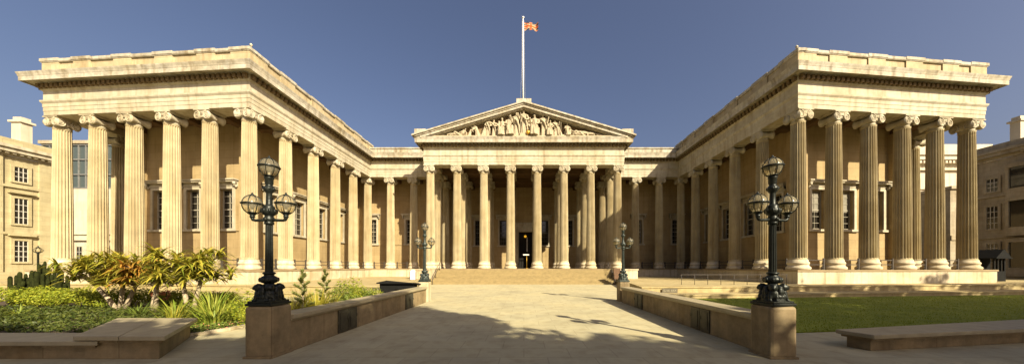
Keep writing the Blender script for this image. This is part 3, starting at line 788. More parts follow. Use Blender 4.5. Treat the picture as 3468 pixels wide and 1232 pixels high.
# ------------------------------------------------------------------ three-globe lamps
def make_lamp(M):
    e = empty('street_lamp', (0,0,0))
    b = MB()
    b.obox((0,0,.03), (.31,.31,.03)); b.obox((0,0,.085), (.28,.28,.025))
    b.lathe([(.27,.1),(.24,.2),(.2,.3),(.15,.42),(.13,.5)], 20)
    base = b.build('base', M, e, bevel=.01)
    for k in range(4):
        a = PI/4+k*PI/2; ca, sa = math.cos(a), math.sin(a)
        f = MB()
        def P(r, t, z): return (.86*(ca*r-sa*t), .86*(sa*r+ca*t), z)
        f.tube([P(.12,0,.40),P(.17,0,.37),P(.22,0,.28),P(.24,0,.17)], [.07,.085,.09,.07], 10)
        f.ball(P(.26,0,.43), .075, 12, 10); f.ball(P(.22,0,.42), (.095,.095,.105), 12, 8)
        f.ball(P(.32,0,.41), .04, 8, 6)
        for t in (-1,1):
            f.tube([P(.24,t*.06,.32),P(.29,t*.07,.2),P(.3,t*.07,.12)], [.045,.036,.032], 8); f.ball(P(.325,t*.07,.125), (.045,.045,.025), 8, 6)
            f.ball(P(.17,t*.11,.2), .09, 10, 8); f.ball(P(.24,t*.055,.5), .028, 6, 5)
            f.tube([P(.1,t*.1,.47),P(.14,t*.15,.42),P(.14,t*.18,.32),P(.14,t*.19,.18)], [.04,.055,.06,.04], 8)
        f.build('lion', M, base, remesh=.014)
    p = MB()
    prof = [(.13,.47),(.1,.5),(.1,.52),(.15,.54),(.18,.58),(.185,.62),(.15,.68),(.1,.71),(.105,.74),(.13,.75),(.13,.78),(.095,.8)]
    p.lathe(prof, 20)
    # fluted lower shaft
    rows = []
    for z, r in ((.8,.084),(1.4,.078),(1.95,.072)):
        rows.append([(x,y,z) for x,y in flute_ring(r,.013,12)])
    n = len(rows[0]); fs = [(i*n+k, i*n+(k+1)%n, (i+1)*n+(k+1)%n, (i+1)*n+k) for i in range(2) for k in range(n)]
    p.add([v for r in rows for v in r], fs)
    p.lathe([(.08,1.95),(.1,1.96),(.1,2.0),(.085,2.02),(.115,2.05),(.12,2.1),(.085,2.15),(.09,2.17),(.13,2.2),(.155,2.25),(.15,2.32),(.11,2.36),(.12,2.39),(.08,2.42),(.066,2.45),(.06,2.7),(.064,2.72),(.1,2.76),(.125,2.82),(.1,2.87),(.07,2.9),(.075,2.93),(.085,2.96),(.085,3.06),(.1,3.08),(.1,3.1),(.05,3.12)], 20)
    for k in range(8):
        a = 2*PI*k/8; p.ball((.14*math.cos(a),.14*math.sin(a),2.28), (.035,.035,.06), 6, 5); p.ball((.105*math.cos(a),.105*math.sin(a),2.82), .03, 6, 5); p.ball((.165*math.cos(a),.165*math.sin(a),.61), (.04,.04,.06), 6, 5)
    p.ball((0,-.1,2.07), .05, 8, 6)
    p.build('pole', M, e)
    for s in (-1,1):
        a = MB(); a.tube([(s*.08,0,2.07),(s*.2,0,2.06),(s*.34,0,2.055),(s*.395,0,2.07),(s*.42,0,2.12),(s*.415,0,2.2)], [.04,.034,.032,.036,.04,.034], 10)
        a.ball((s*.415,0,2.15), .055, 10, 8); a.lathe([(.035,2.17),(.07,2.2),(.045,2.22)], 14, (s*.415,0,0)); a.build('arm', M, e)
    for x, z in ((0,3.34),(-.415,2.44),(.415,2.44)):
        l = MB(); r = .205; rz = .226
        l.lathe([(.06,-.23),(.09,-.225),(.11,-.2),(.115,-.19),(.06,-.185)], 16, (x,0,z)) ; l.lathe([(r+.012,-.018),(r+.022,-.012),(r+.022,.012),(r+.012,.018)], 28, (x,0,z+.02))
        for k in range(8):
            a = 2*PI*(k+.5)/8
            pts = []
            for i in range(11):
                t = R(-62+ (62+74)*i/10); rr = r*math.cos(t)*1.005+.003
                rr = rr if t > 0 else (r*math.cos(t*1.0)*1.005+.003)
                pts.append((x+rr*math.cos(a), rr*math.sin(a), z+rz*1.02*math.sin(t)))
            l.tube(pts, .0085, 5)
        l.lathe([(.065,.216),(.07,.222),(.06,.236),(.035,.248),(.02,.262),(.022,.275),(.008,.3)], 16, (x,0,z))
        lo = l.build('lantern', M, e)
        g_ = MB(); g_.ball((x,0,z), (r*.985,r*.985,rz), 24, 16); g_.build('globe', GLOBE, lo)
        bl = MB(); bl.lathe([(.03,-.19),(.03,-.1),(.045,-.06),(.05,0),(.035,.05),(.01,.07)], 10, (x,0,z)); bl.build('bulb', WHITE, lo)
    return e
lampA = make_lamp(IRON); lampA.location = (-6.1,6.95,1.2)
tag(lampA, 'black iron three-globe lamp on the near pedestal beside the planting bed', 'street lamp', 'three-globe lamps')
lampB = copy_tree(lampA); lampB.location = (5.93,6.92,1.2); lampB.rotation_euler.z = R(8)
tag(lampB, 'dark iron three-globe lamp on the near pedestal beside the lawn', 'street lamp', 'three-globe lamps')
lampC = make_lamp(IRON2); lampC.location = (-6.1,17.85,1.2)
tag(lampC, 'small greenish three-globe lamp at the left foot of the steps', 'street lamp', 'three-globe lamps')
lampD = copy_tree(lampC); lampD.location = (6.1,17.85,1.2)
tag(lampD, 'small greenish three-globe lamp at the right foot of the steps', 'street lamp', 'three-globe lamps')

for l_ in (lampA, lampB): l_.scale = (.97,.97,.978)
# single small lamp by the left residence
e = empty('lamp_post', (-45.2,27,.68), 0, 'small single-globe lamp post before the residence on the left', 'lamp post')
q = MB(); q.lathe([(.2,0),(.16,.3),(.09,.4),(.07,.5),(.06,2.6),(.1,2.65),(.05,2.7)], 12); q.build('post', IRON, e)
q = MB(); q.lathe([(.08,2.7),(.26,2.82)], 10); 
for k in range(6):
    a = 2*PI*k/6; q.tube([(.1*math.cos(a),.1*math.sin(a),2.72),(.28*math.cos(a),.28*math.sin(a),2.95),(.1*math.cos(a),.1*math.sin(a),3.2)], .02, 5)
q.lathe([(.14,3.18),(.04,3.3),(.02,3.4)], 10); lo = q.build('lantern', IRON, e)
q = MB(); q.ball((0,0,2.95), .22, 14, 10); q.build('globe', GLOBE, lo)

# ------------------------------------------------------------------ barriers between the columns
def make_barrier(L):
    e = empty('barrier', (0,0,0))
    for z in (.45,.85):
        r = MB(); r.box(-L/2,-.03,z-.035,L/2,.03,z+.035); r.build('rail', RAIL, e)
    for s in (-1,1):
        p = MB(); x = s*(L/2-.12); p.box(x-.06,-.05,0,x+.06,.05,1.02)
        p.tube([(x,0,.42),(x-.22,0,.02)], .025, 5); p.tube([(x,0,.42),(x+.22,0,.02)], .025, 5); p.box(x-.26,-.06,0,x+.26,.06,.04)
        p.build('post', RAIL, e)
    return e
b0 = make_barrier(1.75); first = [True]
GB = 'two-rail barriers between the columns'
def barrier(p, q, label):
    o = b0 if first[0] else copy_tree(b0)
    first[0] = False
    c = (Vector(p)+Vector(q))/2; d = Vector(q)-Vector(p)
    o.location = (c.x,c.y,FL); o.rotation_euler.z = math.atan2(d.y,d.x); tag(o, label, 'barrier', GB)
ORD = ['first','second','third','fourth','fifth','sixth','seventh']
for k in range(5):
    barrier(LF[k], LF[k+1], f"low two-rail barrier between the {ORD[5-k-1]} and {ORD[5-k]} front columns of the left wing")
    barrier(RF[k], RF[k+1], f"low two-rail barrier between the {ORD[k]} and {ORD[k+1]} front columns of the right wing")
for k in range(5):
    barrier((-23.65,25+3.8*k),(-23.65,28.8+3.8*k), f"low dark barrier in the {ORD[k]} bay back along the left wing's sunlit inner side")
    barrier((23.8,25.2+3.76*k),(23.8,28.96+3.76*k), f"low dark barrier in the {ORD[k]} bay back along the right wing's shaded inner side")
barrier((-23.65,44),(-20.2,44), 'low two-rail barrier in the corner bay of the sunlit recess left of the portico')
barrier((-20.2,44),(-16.7,44), 'low two-rail barrier in the middle bay of the sunlit recess left of the portico')
barrier((16.9,44),(20.5,44), 'low two-rail barrier in the middle bay of the shaded recess right of the portico')
barrier((20.5,44),(23.8,44), 'low two-rail barrier in the corner bay of the shaded recess right of the portico')

# handrails at both ends of the steps
def handrail(s, label):
    e = empty('handrail', (s*10.9,34.6,0), 0, label, 'handrail', 'handrails of the front steps')
    for k, (y, z) in enumerate(((0,0),(1.3,.76),(2.9,1.67))):
        p = MB(); p.tube([(0,y,z),(0,y,z+.95)], .04, 6); p.ball((0,y,z+.98), .06, 8, 6); p.build('post', RAIL, e)
    p = MB(); p.tube([(0,-.1,.9),(0,2.9,2.6),(0,3.1,2.62)], .035, 6); p.tube([(0,0,.5),(0,2.9,2.2)], .025, 6); p.build('rail', RAIL, e)
handrail(-1, 'dark handrail climbing the left end of the front steps')
handrail(1, 'dark handrail climbing the right end of the front steps')
e = empty('notice_board', (10.9,33.9,0), R(12), 'brown board on legs at the right foot of the steps', 'board')
q = MB(); q.obox((0,0,1.3), (.42,.05,.62), 0, 0, Matrix.Rotation(R(-8),3,'X')); q.build('panel', BROWN, e)
for s in (-.36,.36):
    q = MB(); q.tube([(s,0,0),(s,.05,1.2)], .035, 6); q.build('leg', RAIL, e)

# ramp rail on the right terrace
e = empty('ramp_rail', (17,23.2,.68), 0, 'thin metal handrail on the terrace before the shaded right wing', 'handrail')
for k in range(9):
    q = MB(); x = -4.4+k*1.05; q.tube([(x,0,0),(x,0,.8)], .022, 6); q.build('post', RAIL, e)
q = MB(); q.tube([(-4.7,0,.55),(-4.4,0,.8),(4.1,0,.8)], .024, 6); q.tube([(-4.4,0,.4),(4.0,0,.4)], .016, 6); q.build('rail', RAIL, e)

# black sloping case and the white round-topped sign
e = empty('display_case', (-7.5,17.4,0), 0, 'black display case with overhanging sloped top behind the left path wall', 'display case')
q = MB(); q.xzprism([(-1.0,.78),(1.0,.78),(1.0,1.12),(-1.0,1.12)], -.3, .3); q.box(-1.0,-.3,0,-.1,.3,.779); q.box(.12,-.3,0,1.0,.3,.779); q.build('body', BLACK, e)
q = MB(); q.add([(-1.12,-.45,1.12),(1.1,-.45,1.12),(1.4,.55,.98),(-1.0,.55,1.2),(-1.12,-.45,1.19),(1.1,-.45,1.19),(1.4,.55,1.05),(-1.0,.55,1.27)],
            [(0,3,2,1),(4,5,6,7),(0,1,5,4),(1,2,6,5),(2,3,7,6),(3,0,4,7)]); q.build('lid', BLACK, e)
e = empty('arched_sign', (-12.05,31.5,.68), 0, 'white round-topped sign standing by the stair block left of the steps', 'sign')
q = MB(); pts = [(-.28,.05),(.28,.05),(.28,.85)]+[(.28*math.cos(a),.85+.28*math.sin(a)) for a in [PI*k/10 for k in range(1,10)]]+[(-.28,.85)]
q.xzprism(pts, -.03, .03); q.build('panel', WHITE, e)
q = MB(); q.box(-.34,-.05,0,-.29,.05,.9); q.box(.29,-.05,0,.34,.05,.9); q.build('frame', RAIL, e)

YGLOBE = mat('lit_yellow_globe', (.75,.42,.03), .6, .05)
_b = YGLOBE.node_tree.nodes['Principled BSDF']; _b.inputs['Emission Color'].default_value = (1,.5,.03,1); _b.inputs['Emission Strength'].default_value = .3
# lantern and stand in the dark doorway
e = empty('hanging_lantern', (.25,51.9,7.0), 0, 'round yellow lantern hanging in the top of the dark doorway', 'lantern')
q = MB(); q.ball((0,0,.55), .23, 14, 10); q.build('globe', YGLOBE, e)
q = MB(); q.tube([(0,0,.78),(0,0,1.25)], .02, 5); q.build('rod', RAIL, e)
e = empty('sign_stand', (.5,51.2,FL), 0, 'pale sign board on a thin post in the dark doorway', 'sign')
q = MB(); q.box(-.62,-.02,2.3,.5,.02,2.5); q.build('board', WHITE, e)
q = MB(); q.tube([(0,0,0),(0,0,2.3)], .03, 6); q.lathe([(.25,0),(.25,.03),(.05,.05)], 12); q.build('post', GOLD, e)
e = empty('banner', (.58,51.95,FL), 0, 'narrow pale banner hanging inside the dark doorway', 'banner')
q = MB(); q.box(-.1,-.01,3.0,.08,.01,5.5); q.build('cloth', mat('banner_cloth', (.5,.46,.38), .8), e)

# ------------------------------------------------------------------ granite benches
def bench(poly, h, label, split=None):
    e = empty('stone_bench', (poly[0][0],poly[0][1],0), 0, label, 'bench')
    px, py = poly[0]; P = [(x-px,y-py) for x,y in poly]
    def sc(d):
        n = len(P); out = []
        for k in range(n):
            a, b, c = Vector(P[k-1]), Vector(P[k]), Vector(P[(k+1)%n])
            d1 = (b-a).normalized(); d2 = (c-b).normalized(); n1 = Vector((-d1.y,d1.x)); n2 = Vector((-d2.y,d2.x))
            m = (n1+n2)/(1+n1.dot(n2)); out.append((b.x+m.x*d, b.y+m.y*d))
        return out
    b = MB(); b.prism(sc(.14), 0, h-.16); b.build('base', GRAN, e)
    b = MB(); b.prism(sc(.07), h-.159, h-.1); b.build('moulding', GRAN, e)
    b = MB()
    if split:
        (a0,a1,a2,a3) = P; m0 = tuple((a0[i]+a1[i])/2 for i in (0,1)); m1 = tuple((a3[i]+a2[i])/2 for i in (0,1))
        g1 = .008
        b.prism([a0,(m0[0]-g1,m0[1]),(m1[0]-g1,m1[1]),a3], h-.099, h); b.prism([(m0[0]+g1,m0[1]),a1,a2,(m1[0]+g1,m1[1])], h-.099, h)
    else: b.prism(P, h-.099, h)
    b.build('seat', GRANTOP, e, bevel=.012)
bench([(-10.1,6.5),(-8.05,6.5),(-9.95,8.85),(-12.4,8.85)], .55, 'wide slab-topped granite bench block beside the left planting', True)
bench([(-26,6.36),(-9.6,6.53),(-10.3,7.4),(-26,7.35)], .43, 'long low granite bench wall in front of the left planting')
bench([(8.6,7.12),(17.5,8.45),(17.3,9.55),(8.35,7.78)], .43, 'long low granite bench in front of the lawn')

# ------------------------------------------------------------------ lawn
ln = MB()
LP = [(6.45,9.0),(8.0,9.15),(17.3,10.4),(50,13),(50,22.9),(8.7,18.75),(6.45,18.5)]
ln.prism(LP, -.01, .035, 0)
rng = random.Random(3)
def blade(mb, x, y, z, h, w, mi, lean=.35):
    a = rng.random()*2*PI; b = rng.random()*2*PI
    dx, dy = math.cos(a)*w, math.sin(a)*w
    lx, ly = math.cos(b)*h*lean, math.sin(b)*h*lean
    mb.add([(x-dx,y-dy,z),(x+dx,y+dy,z),(x+lx,y+ly,z+h)], [(0,1,2)], mi)
for k in range(36000):
    x = 6.5+rng.random()**1.2*32; y = 9.0+(9.6+.09*max(0,x-8))*rng.random()**1.2
    if y < 9.05+.135*max(0,x-8): continue
    blade(ln, x, y, .03, .025+.04*rng.random(), .008+.008*rng.random(), 1)
tag(ln.build('lawn', [GRASSB, GRASSM]), 'trimmed green lawn in tree shade in front of the right wing', 'grass', kind='stuff')

# ------------------------------------------------------------------ planting
sl = MB(); sl.prism([(-40,8.6),(-12.2,8.7),(-10.2,8.75),(-9.85,9.6),(-9.9,10.6),(-10.6,13.5),(-13,17.5),(-40,17.5)], -.02, .05)
sl.prism([(-6.35,8.6),(-6.35,17.1),(-7.9,17.1),(-8.6,12),(-8.1,9.6),(-7.4,8.6)], -.02, .05)
tag(sl.build('planting_soil', SOIL), kind='structure')
kb = MB()
kp = [(-12.2,8.7),(-10.2,8.72),(-9.82,9.6),(-9.87,10.6),(-10.6,13.5),(-13,17.5)]
sweep(kb, kp, [(0,-.01),(.14,-.01),(.14,.1),(0,.1)], 0, len(kp)-1); tag(kb.build('planting_kerb', PODIUM), kind='structure')

def leafclump(mb, c, r, n, size, mi=0, flat=1.0, up=.3):
    for k in range(n):
        while True:
            p = Vector((rng.uniform(-1,1),rng.uniform(-1,1),rng.uniform(-1,1)))
            if .25 < p.length <= 1: break
        q = Vector((c[0]+p.x*r[0], c[1]+p.y*r[1], max(.03, c[2]+p.z*r[2])))
        nrm = (p + Vector((rng.uniform(-.8,.8),rng.uniform(-.8,.8),rng.uniform(-.3,.8+up)))).normalized()
        u = nrm.orthogonal().normalized(); u = Matrix.Rotation(rng.random()*6.28, 3, nrm) @ u; v = nrm.cross(u)
        s = size*(.6+.8*rng.random())
        mb.add([q-u*s, q-v*s*.45+nrm*s*.12, q+u*s, q+v*s*.45+nrm*s*.12], [(0,1,2,3)], mi)
def strap(mb, base, a, L, droop, w, mi=0, rise=1.0, seg=6):
    d = Vector((math.cos(a),math.sin(a),0)); side = Vector((-d.y,d.x,0)); vs = []
    p = Vector(base); el = rise
    for i in range(seg+1):
        t = i/seg; ww = w*(1-t**1.6)*(1 if i < seg else .05)
        tw = side*ww
        vs += [p-tw+Vector((0,0,ww*.35)), p+tw+Vector((0,0,ww*.35))] if False else [p-tw, p+tw]
        p = p + (d*math.cos(el)+Vector((0,0,math.sin(el))))*(L/seg); el -= droop/seg
    mb.add(vs, [(2*i,2*i+1,2*i+3,2*i+2) for i in range(seg)], mi)

# tree aloes: forked pale trunks, drooping rosettes
def aloe(loc, label, stems, span, zr, mlf, n_tip, nl, L, ry=.9):
    """stems: x of each main stem's fork; rosettes of long drooping leaves on short forks"""
    e = empty('tree_aloe', loc, 0, label, 'succulent tree', 'tree aloes in the left planting')
    t = MB(); cr = MB(); forks = []
    for bx, fx, fz in stems:
        fy = rng.uniform(-.2,.2); forks.append((fx,fy,fz))
        t.tube([(bx,0,0),(bx+(fx-bx)*.45,fy*.4,fz*.5),(fx,fy,fz)], [.11,.085,.065], 8)
    for k in range(n_tip):
        x = span[0]+(span[1]-span[0])*(k+.5)/n_tip+rng.uniform(-.2,.2); y = rng.uniform(-ry,ry); z = rng.uniform(*zr)
        f = min(forks, key=lambda q: abs(q[0]-x))
        t.tube([f, ((f[0]+x)/2,(f[1]+y)/2,f[2]+(z-f[2])*.7), (x,y,z)], [.055,.045,.04], 6)
        for q in range(nl):
            a = rng.random()*2*PI; up = rng.uniform(-.2,1.35)
            strap(cr, (x,y,z+rng.uniform(-.28,.1)), a, L*rng.uniform(.6,1.15), rng.uniform(.5,1.3)+up*rng.uniform(.3,1.5), .046*rng.uniform(.7,1.25), 0, up, 7)
    t.build('trunk', BARK, e); cr.build('crown', mlf, e)
aloe((-19.0,13.6,.03), 'broad spreading tree aloe with splayed pale trunks, left of the others', [(-.05,-.75,1.2),(.1,.1,1.35),(.3,.75,1.2)], (-1.9,1.5), (1.45,2.5), LEAF_A2, 40, 46, .8, 1.0)
aloe((-16.9,13.2,.03), 'reddish tree aloe with a dark upright trunk in the middle of the group', [(0,0,1.2),(.15,.3,1.25)], (-1.1,1.3), (1.4,2.2), LEAF_A, 22, 46, .75, .7)
aloe((-15.0,12.9,.03), 'tall drooping tree aloe nearest the left wing corner column', [(.1,-.2,1.5),(.3,.55,1.6)], (-1.1,1.4), (1.55,2.7), LEAF_A2, 28, 48, .85, .7)
# strap-leaved clumps
def clump(loc, label, n, L, w, m, rise=(.7,1.5), droop=(.4,1.5), rad=.25, name='strap_leaf_plant', cat='plant', group='plants in the left planting'):
    c = MB()
    for k in range(n):
        a = rng.random()*2*PI; r = rad*rng.random()
        strap(c, (math.cos(a)*r,math.sin(a)*r,0), a+rng.uniform(-.4,.4), L*rng.uniform(.55,1.1), rng.uniform(*droop), w*rng.uniform(.6,1.2), 0, rng.uniform(*rise), 6)
    o = c.build(name, m, None, loc=loc); tag(o, label, cat, group); return o
clump((-13.9,11.6,.04), 'broad-leaved pale green strap plant under the drooping tree aloe', 70, 1.15, .045, LEAF_S)
clump((-12.1,11.3,.04), 'large bushy clump of arching strap leaves nearest the near lamp pedestal', 150, 1.35, .035, LEAF_S, rad=.5)
clump((-11.0,11.2,.04), 'lower strap-leaf clump at the right end of the planting', 90, 1.0, .035, LEAF_S, rad=.4)
clump((-13.1,12.2,.04), 'tall strap-leaf clump behind the broad-leaved pale strap plant', 110, 1.4, .04, LEAF_S, rad=.5)
clump((-11.2,10.5,.04), 'dense olive strap-leaf clump beside the pale kerb', 120, .95, .032, LEAF_S, rad=.45)
clump((-12.3,10.2,.04), 'upright reddish grass tuft at the front of the strap leaves', 60, .9, .016, LEAF_A2, (1.0,1.5), (.2,.9))
clump((-16.0,12.0,.04), 'dark strap-leaf clump at the foot of the middle aloe trunk', 50, .8, .03, LEAF_D)
clump((-17.4,15.0,.04), 'dry narrow-leaved clump behind the aloe trunks', 60, 1.0, .025, LEAF_S)
# golden shrubs and ground cover
def shrub(name, loc, rs, n, size, m, label, cat='shrub', group='plants in the left planting', lumps=7):
    c = MB()
    for k in range(lumps):
        a = rng.random()*2*PI; d = rng.random()**.5
        leafclump(c, (math.cos(a)*d*rs[0]*.7, math.sin(a)*d*rs[1]*.7, rs[2]*rng.uniform(.35,.75)), (rs[0]*.5,rs[1]*.5,rs[2]*.42), n//lumps, size)
    o = c.build(name, m, None, loc=loc); tag(o, label, cat, group); return o
for x, y, rx, h, lb in ((-25.8,15.0,1.6,1.0,'golden green shrub at the left edge, in front of the cactus'),(-23.0,14.6,1.5,.95,'golden green shrub directly right of the cactus foot'),
                        (-20.9,14.9,1.4,.95,'golden green shrub behind the broad aloe'),(-18.2,15.2,1.4,.9,'golden green shrub behind the trunks of the middle aloe'),(-15.6,15.0,1.3,.8,'golden green shrub behind the tall drooping aloe'),(-27.5,13.2,1.6,.8,'low golden shrub cut by the left edge of the photo')):
    shrub('golden_shrub', (x,y,.03), (rx,1.0,h), 3400, .055, LEAF_Y, lb)
gc = MB()
for k in range(18000):
    x = rng.uniform(-30,-13.0); y = rng.uniform(8.9,14.3)
    leafclump(gc, (x,y,.13+.1*mnoise.noise((x*.8,y*.8,0))), (.1,.1,.12), 1, .06)
tag(gc.build('ground_cover', LEAF_G), 'low dark green ground cover behind the bench wall', 'ground cover', kind='stuff')
gc = MB()
for k in range(3800):
    x = rng.uniform(-13.2,-9.95); y = rng.uniform(8.85,10.6)
    leafclump(gc, (x,y,.1), (.08,.08,.1), 1, .04, 1 if rng.random() < .08 else 0)
tag(gc.build('flower_edging', [LEAF_D, FLOWER]), 'small leaved flowering edging along the pale kerb', 'ground cover', kind='stuff')
for x, y, lb in ((-24.5,11.5,'yellow green fern-like tuft standing in the shaded ground cover'),(-21.5,12.3,'pale spiky tuft between golden shrubs and shaded ground cover')):
    clump((x,y,.04), lb, 60, .6, .018, LEAF_S, (.5,1.4), (.5,1.5))
# cactus
e = empty('cactus', (-27.1,16.3,.03), 0, 'dark many-stemmed columnar cactus before the residence on the left', 'cactus')
for k in range(72):
    a = rng.random()*2*PI; d = rng.random()**.5; x = d*1.35*math.cos(a); y = d*.7*math.sin(a); h = (2.15-.75*abs(x+.1))*rng.uniform(.5,1.2)
    c = MB(); r = rng.uniform(.055,.08)
    c.lathe([(r*.9,0),(r,.3),(r*1.05,h*.6),(r,h-.12),(r*.7,h-.03),(.02,h)], 9, (x,y,0))
    if rng.random() < .6:
        s = rng.choice((-1,1)); z = h*rng.uniform(.45,.75); c.tube([(x,y,z),(x+s*.16,y,z+.08),(x+s*.2,y,z+.35)], [.07,.085,.06], 7)
    c.build('stem', CACT, e)
e = empty('flowering_plant', (-17.3,13.9,.04), 0, 'pink flowering plant on thin stalks behind the reddish aloe trunk', 'plant', 'plants in the left planting')
c = MB(); fl_ = MB()
for k in range(9):
    a = rng.random()*2*PI; q = Vector((math.cos(a)*.35,math.sin(a)*.25,rng.uniform(.55,.95)))
    c.tube([(q.x*.2,q.y*.2,0),(q.x*.7,q.y*.7,q.z*.6),tuple(q)], .012, 5); leafclump(fl_, tuple(q), (.1,.1,.08), 26, .045)
for k in range(40): strap(c, (rng.uniform(-.15,.15),rng.uniform(-.15,.15),0), rng.random()*2*PI, .5, 1.0, .018, 0, 1.2, 5)
c.build('stalk', LEAF_D, e); fl_.build('blossom', FLOWER, e)
# bed behind the left path wall
G2 = 'plants behind the left path wall'
def sapling(loc, H, label):
    e = empty('young_conifer', loc, 0, label, 'sapling', G2)
    t = MB(); t.tube([(0,0,0),(.03,0,H*.4),(.0,.02,H)], [.03,.022,.012], 6); t.build('trunk', BARK, e)
    c = MB()
    for k in range(13):
        z = H*(.42+.56*k/13); a = k*2.4; ln_ = .34*(1.1-k/14.)
        tip = Vector((math.cos(a)*ln_, math.sin(a)*ln_, z+.16))
        if k == 12: tip = Vector((0,0,H+.1))
        for j in range(150):
            t_ = rng.random()**.7; p = Vector((0,0,z)).lerp(tip, t_)
            strap(c, p, rng.random()*2*PI, rng.uniform(.08,.15), .3, .011, 0, rng.uniform(.1,1.3), 2)
    c.build('crown', LEAF_C, e)
sapling((-6.95,9.1,.03), 1.85, 'taller young conifer sapling nearest the near left lamp')
sapling((-7.0,10.2,.03), 1.85, 'young conifer sapling between golden grass and bushes')
clump((-6.95,9.65,.03), 'upright golden grass clump between the two saplings', 520, 1.45, .02, LEAF_GR, (1.15,1.55), (.1,.7), .45, 'golden_grass', group=G2)
clump((-7.2,8.9,.03), 'golden grass clump right behind the near left lamp base', 420, 1.3, .02, LEAF_GR, (.9,1.5), (.3,1.1), .45, 'golden_grass', group=G2)
for x, y, h, lf, lb in ((-9.25,9.95,1.3,LEAF_Y,'bright green rounded bush left of the near left lamp base'),(-7.1,11.1,1.35,LEAF_D,'bushy green shrub just past the second sapling'),(-7.2,12.1,1.5,LEAF_Y,'taller yellow green shrub in the middle of the wall bed'),
                    (-7.0,12.7,1.2,LEAF_D,'low green shrub before the black display case'),(-7.0,13.4,1.05,LEAF_Y,'last green shrub by the black display case')):
    shrub('green_bush', (x,y,.03), (.7,.65,h), 1900, .04, lf, lb, 'shrub', G2)

# ------------------------------------------------------------------ neighbouring buildings
def residence(s, X, label, M, zc):
    e = empty('residence', (s*X,36,0), 0, label, 'building')
    inward = -s
    b = MB()
    yA, yB = -16, (.9 if s < 0 else 4.5)
    bx0, bx1 = (0, -14) if s < 0 else (0, 14)
    b.box(min(bx0,bx1),yA,0,max(bx0,bx1),yB,zc-1.2); b.build('wall', M, e)
    def strip(z0, z1, o, m=TRIM):
        q = MB(); a = inward*o; q.box(min(0,a),yA-.1,z0,max(0,a),yB+.1,z1); return q
    q = strip(zc-1.19, zc-.8, .25); q2 = strip(zc-.799, zc-.35, .75); q3 = strip(zc-.349, zc+.0, .95)
    for m_ in (q2, q3): q.v, q.f = q.v, q.f; q.add(m_.v, m_.f)
    for k in range(33): y = yA+.25+k*.5; a = inward*.6; q.box(min(inward*.26,a),y,zc-1.0,max(inward*.26,a),y+.25,zc-.8)
    q.build('cornice', TRIM if s < 0 else M, e)
    q = MB(); q.box(min(0,bx1*.97),yA,zc+.01,max(0,bx1*.97),yB,zc+.9); q.build('parapet', M, e)
    q = MB()
    for z in (5.9,11.4): a = inward*.18; q.box(min(0,a),yA,z,max(0,a),yB,z+.28)
    a = inward*.5; q.box(min(0,a),yA,0,max(0,a),yB,1.5); q.build('string_course', M, e)
    wins = [-8.6,-5.0,-1.4] if s < 0 else [-1.4,3.0]
    q = MB()
    for y in [w_+1.8 for w_ in wins]: a = inward*.16; q.box(min(0,a),y-.55,1.51,max(0,a),y+.55,zc-1.2)
    q.build('pilaster', M, e)
    for y in wins:
        for z0, z1 in ((2.7,5.2),(7.2,10.2),(12.2,13.9)):
            f = MB(); W = .95
            def bb(m_, o0, o1, y0, y1, za, zb): m_.box(min(inward*o0,inward*o1),y+y0,za,max(inward*o0,inward*o1),y+y1,zb)
            bb(f,.002,.12,-W/2-.25,-W/2,z0-.2,z1+.25); bb(f,.002,.12,W/2,W/2+.25,z0-.2,z1+.25); bb(f,.002,.119,-W/2,W/2,z1,z1+.25); bb(f,.002,.14,-W/2,W/2,z0-.2,z0)
            if s < 0 and z0 < 12: bb(f,.002,.4,-W/2-.45,W/2+.45,z1+.55,z1+.75)
            fo_ = f.build('window', M, e)
            p = MB(); bb(p,.003,.03,-W/2,W/2,z0,z1); p.build('pane', PANE, fo_)
            p = MB()
            for k in range(4): yy = -W/2+W*k/3; bb(p,.031,.06,yy-.03,yy+.03,z0,z1)
            nr = 3 if z1-z0 < 2 else 4
            for k in range(nr+1): zz = z0+(z1-z0)*k/nr; bb(p,.031,.061,-W/2,W/2,zz-.03,zz+.03)
            p.build('sash', SASH2, fo_)
    for y in ((-7,.2) if s < 0 else (-6,2.4)):
        c = MB(); xx = -s*-2.6; c.box(xx-.6,y-.42,zc+.9,xx+.6,y+.42,zc+3.7); c.box(xx-.8,y-.58,zc+3.71,xx+.8,y+.58,zc+3.95); c.box(xx-.52,y-.36,zc+3.96,xx+.52,y+.36,zc+4.4)
        c.build('chimney', WALLW, e)
    return e
residence(-1, 60, 'cream three-storey residence with white chimney at the left edge', RESI, 16.2)
rr_ = residence(1, 63, 'shaded brown stone residence with projecting bays at the right edge', RESR, 17.5)
for zb, zt in ((2.2,5.2),(7.3,10.4),(12.2,14.6)):
    q = MB(); q.prism([(0,-5),(-1.6,-4.2),(-1.6,1.0),(0,1.8)][::-1], zb-1.3, zb-.2); bay = q.build('bay', RESR, rr_)
    q = MB(); q.prism([(0,-4.8),(-1.45,-4.1),(-1.45,.9),(0,1.6)][::-1], zb-.19, zt); q.build('bay_glazing', PANE, bay)
    q = MB(); q.prism([(0,-5),(-1.65,-4.2),(-1.65,1.0),(0,1.8)][::-1], zt+.01, zt+.5)
    for a, b in ((-1.5,-4.1),(-1.5,-2.4),(-1.5,-.8),(-1.5,.9)): q.box(a-.1,b-.12,zb-.18,a+.1,b+.12,zt)
    q.build('bay_frame', RESR, bay)
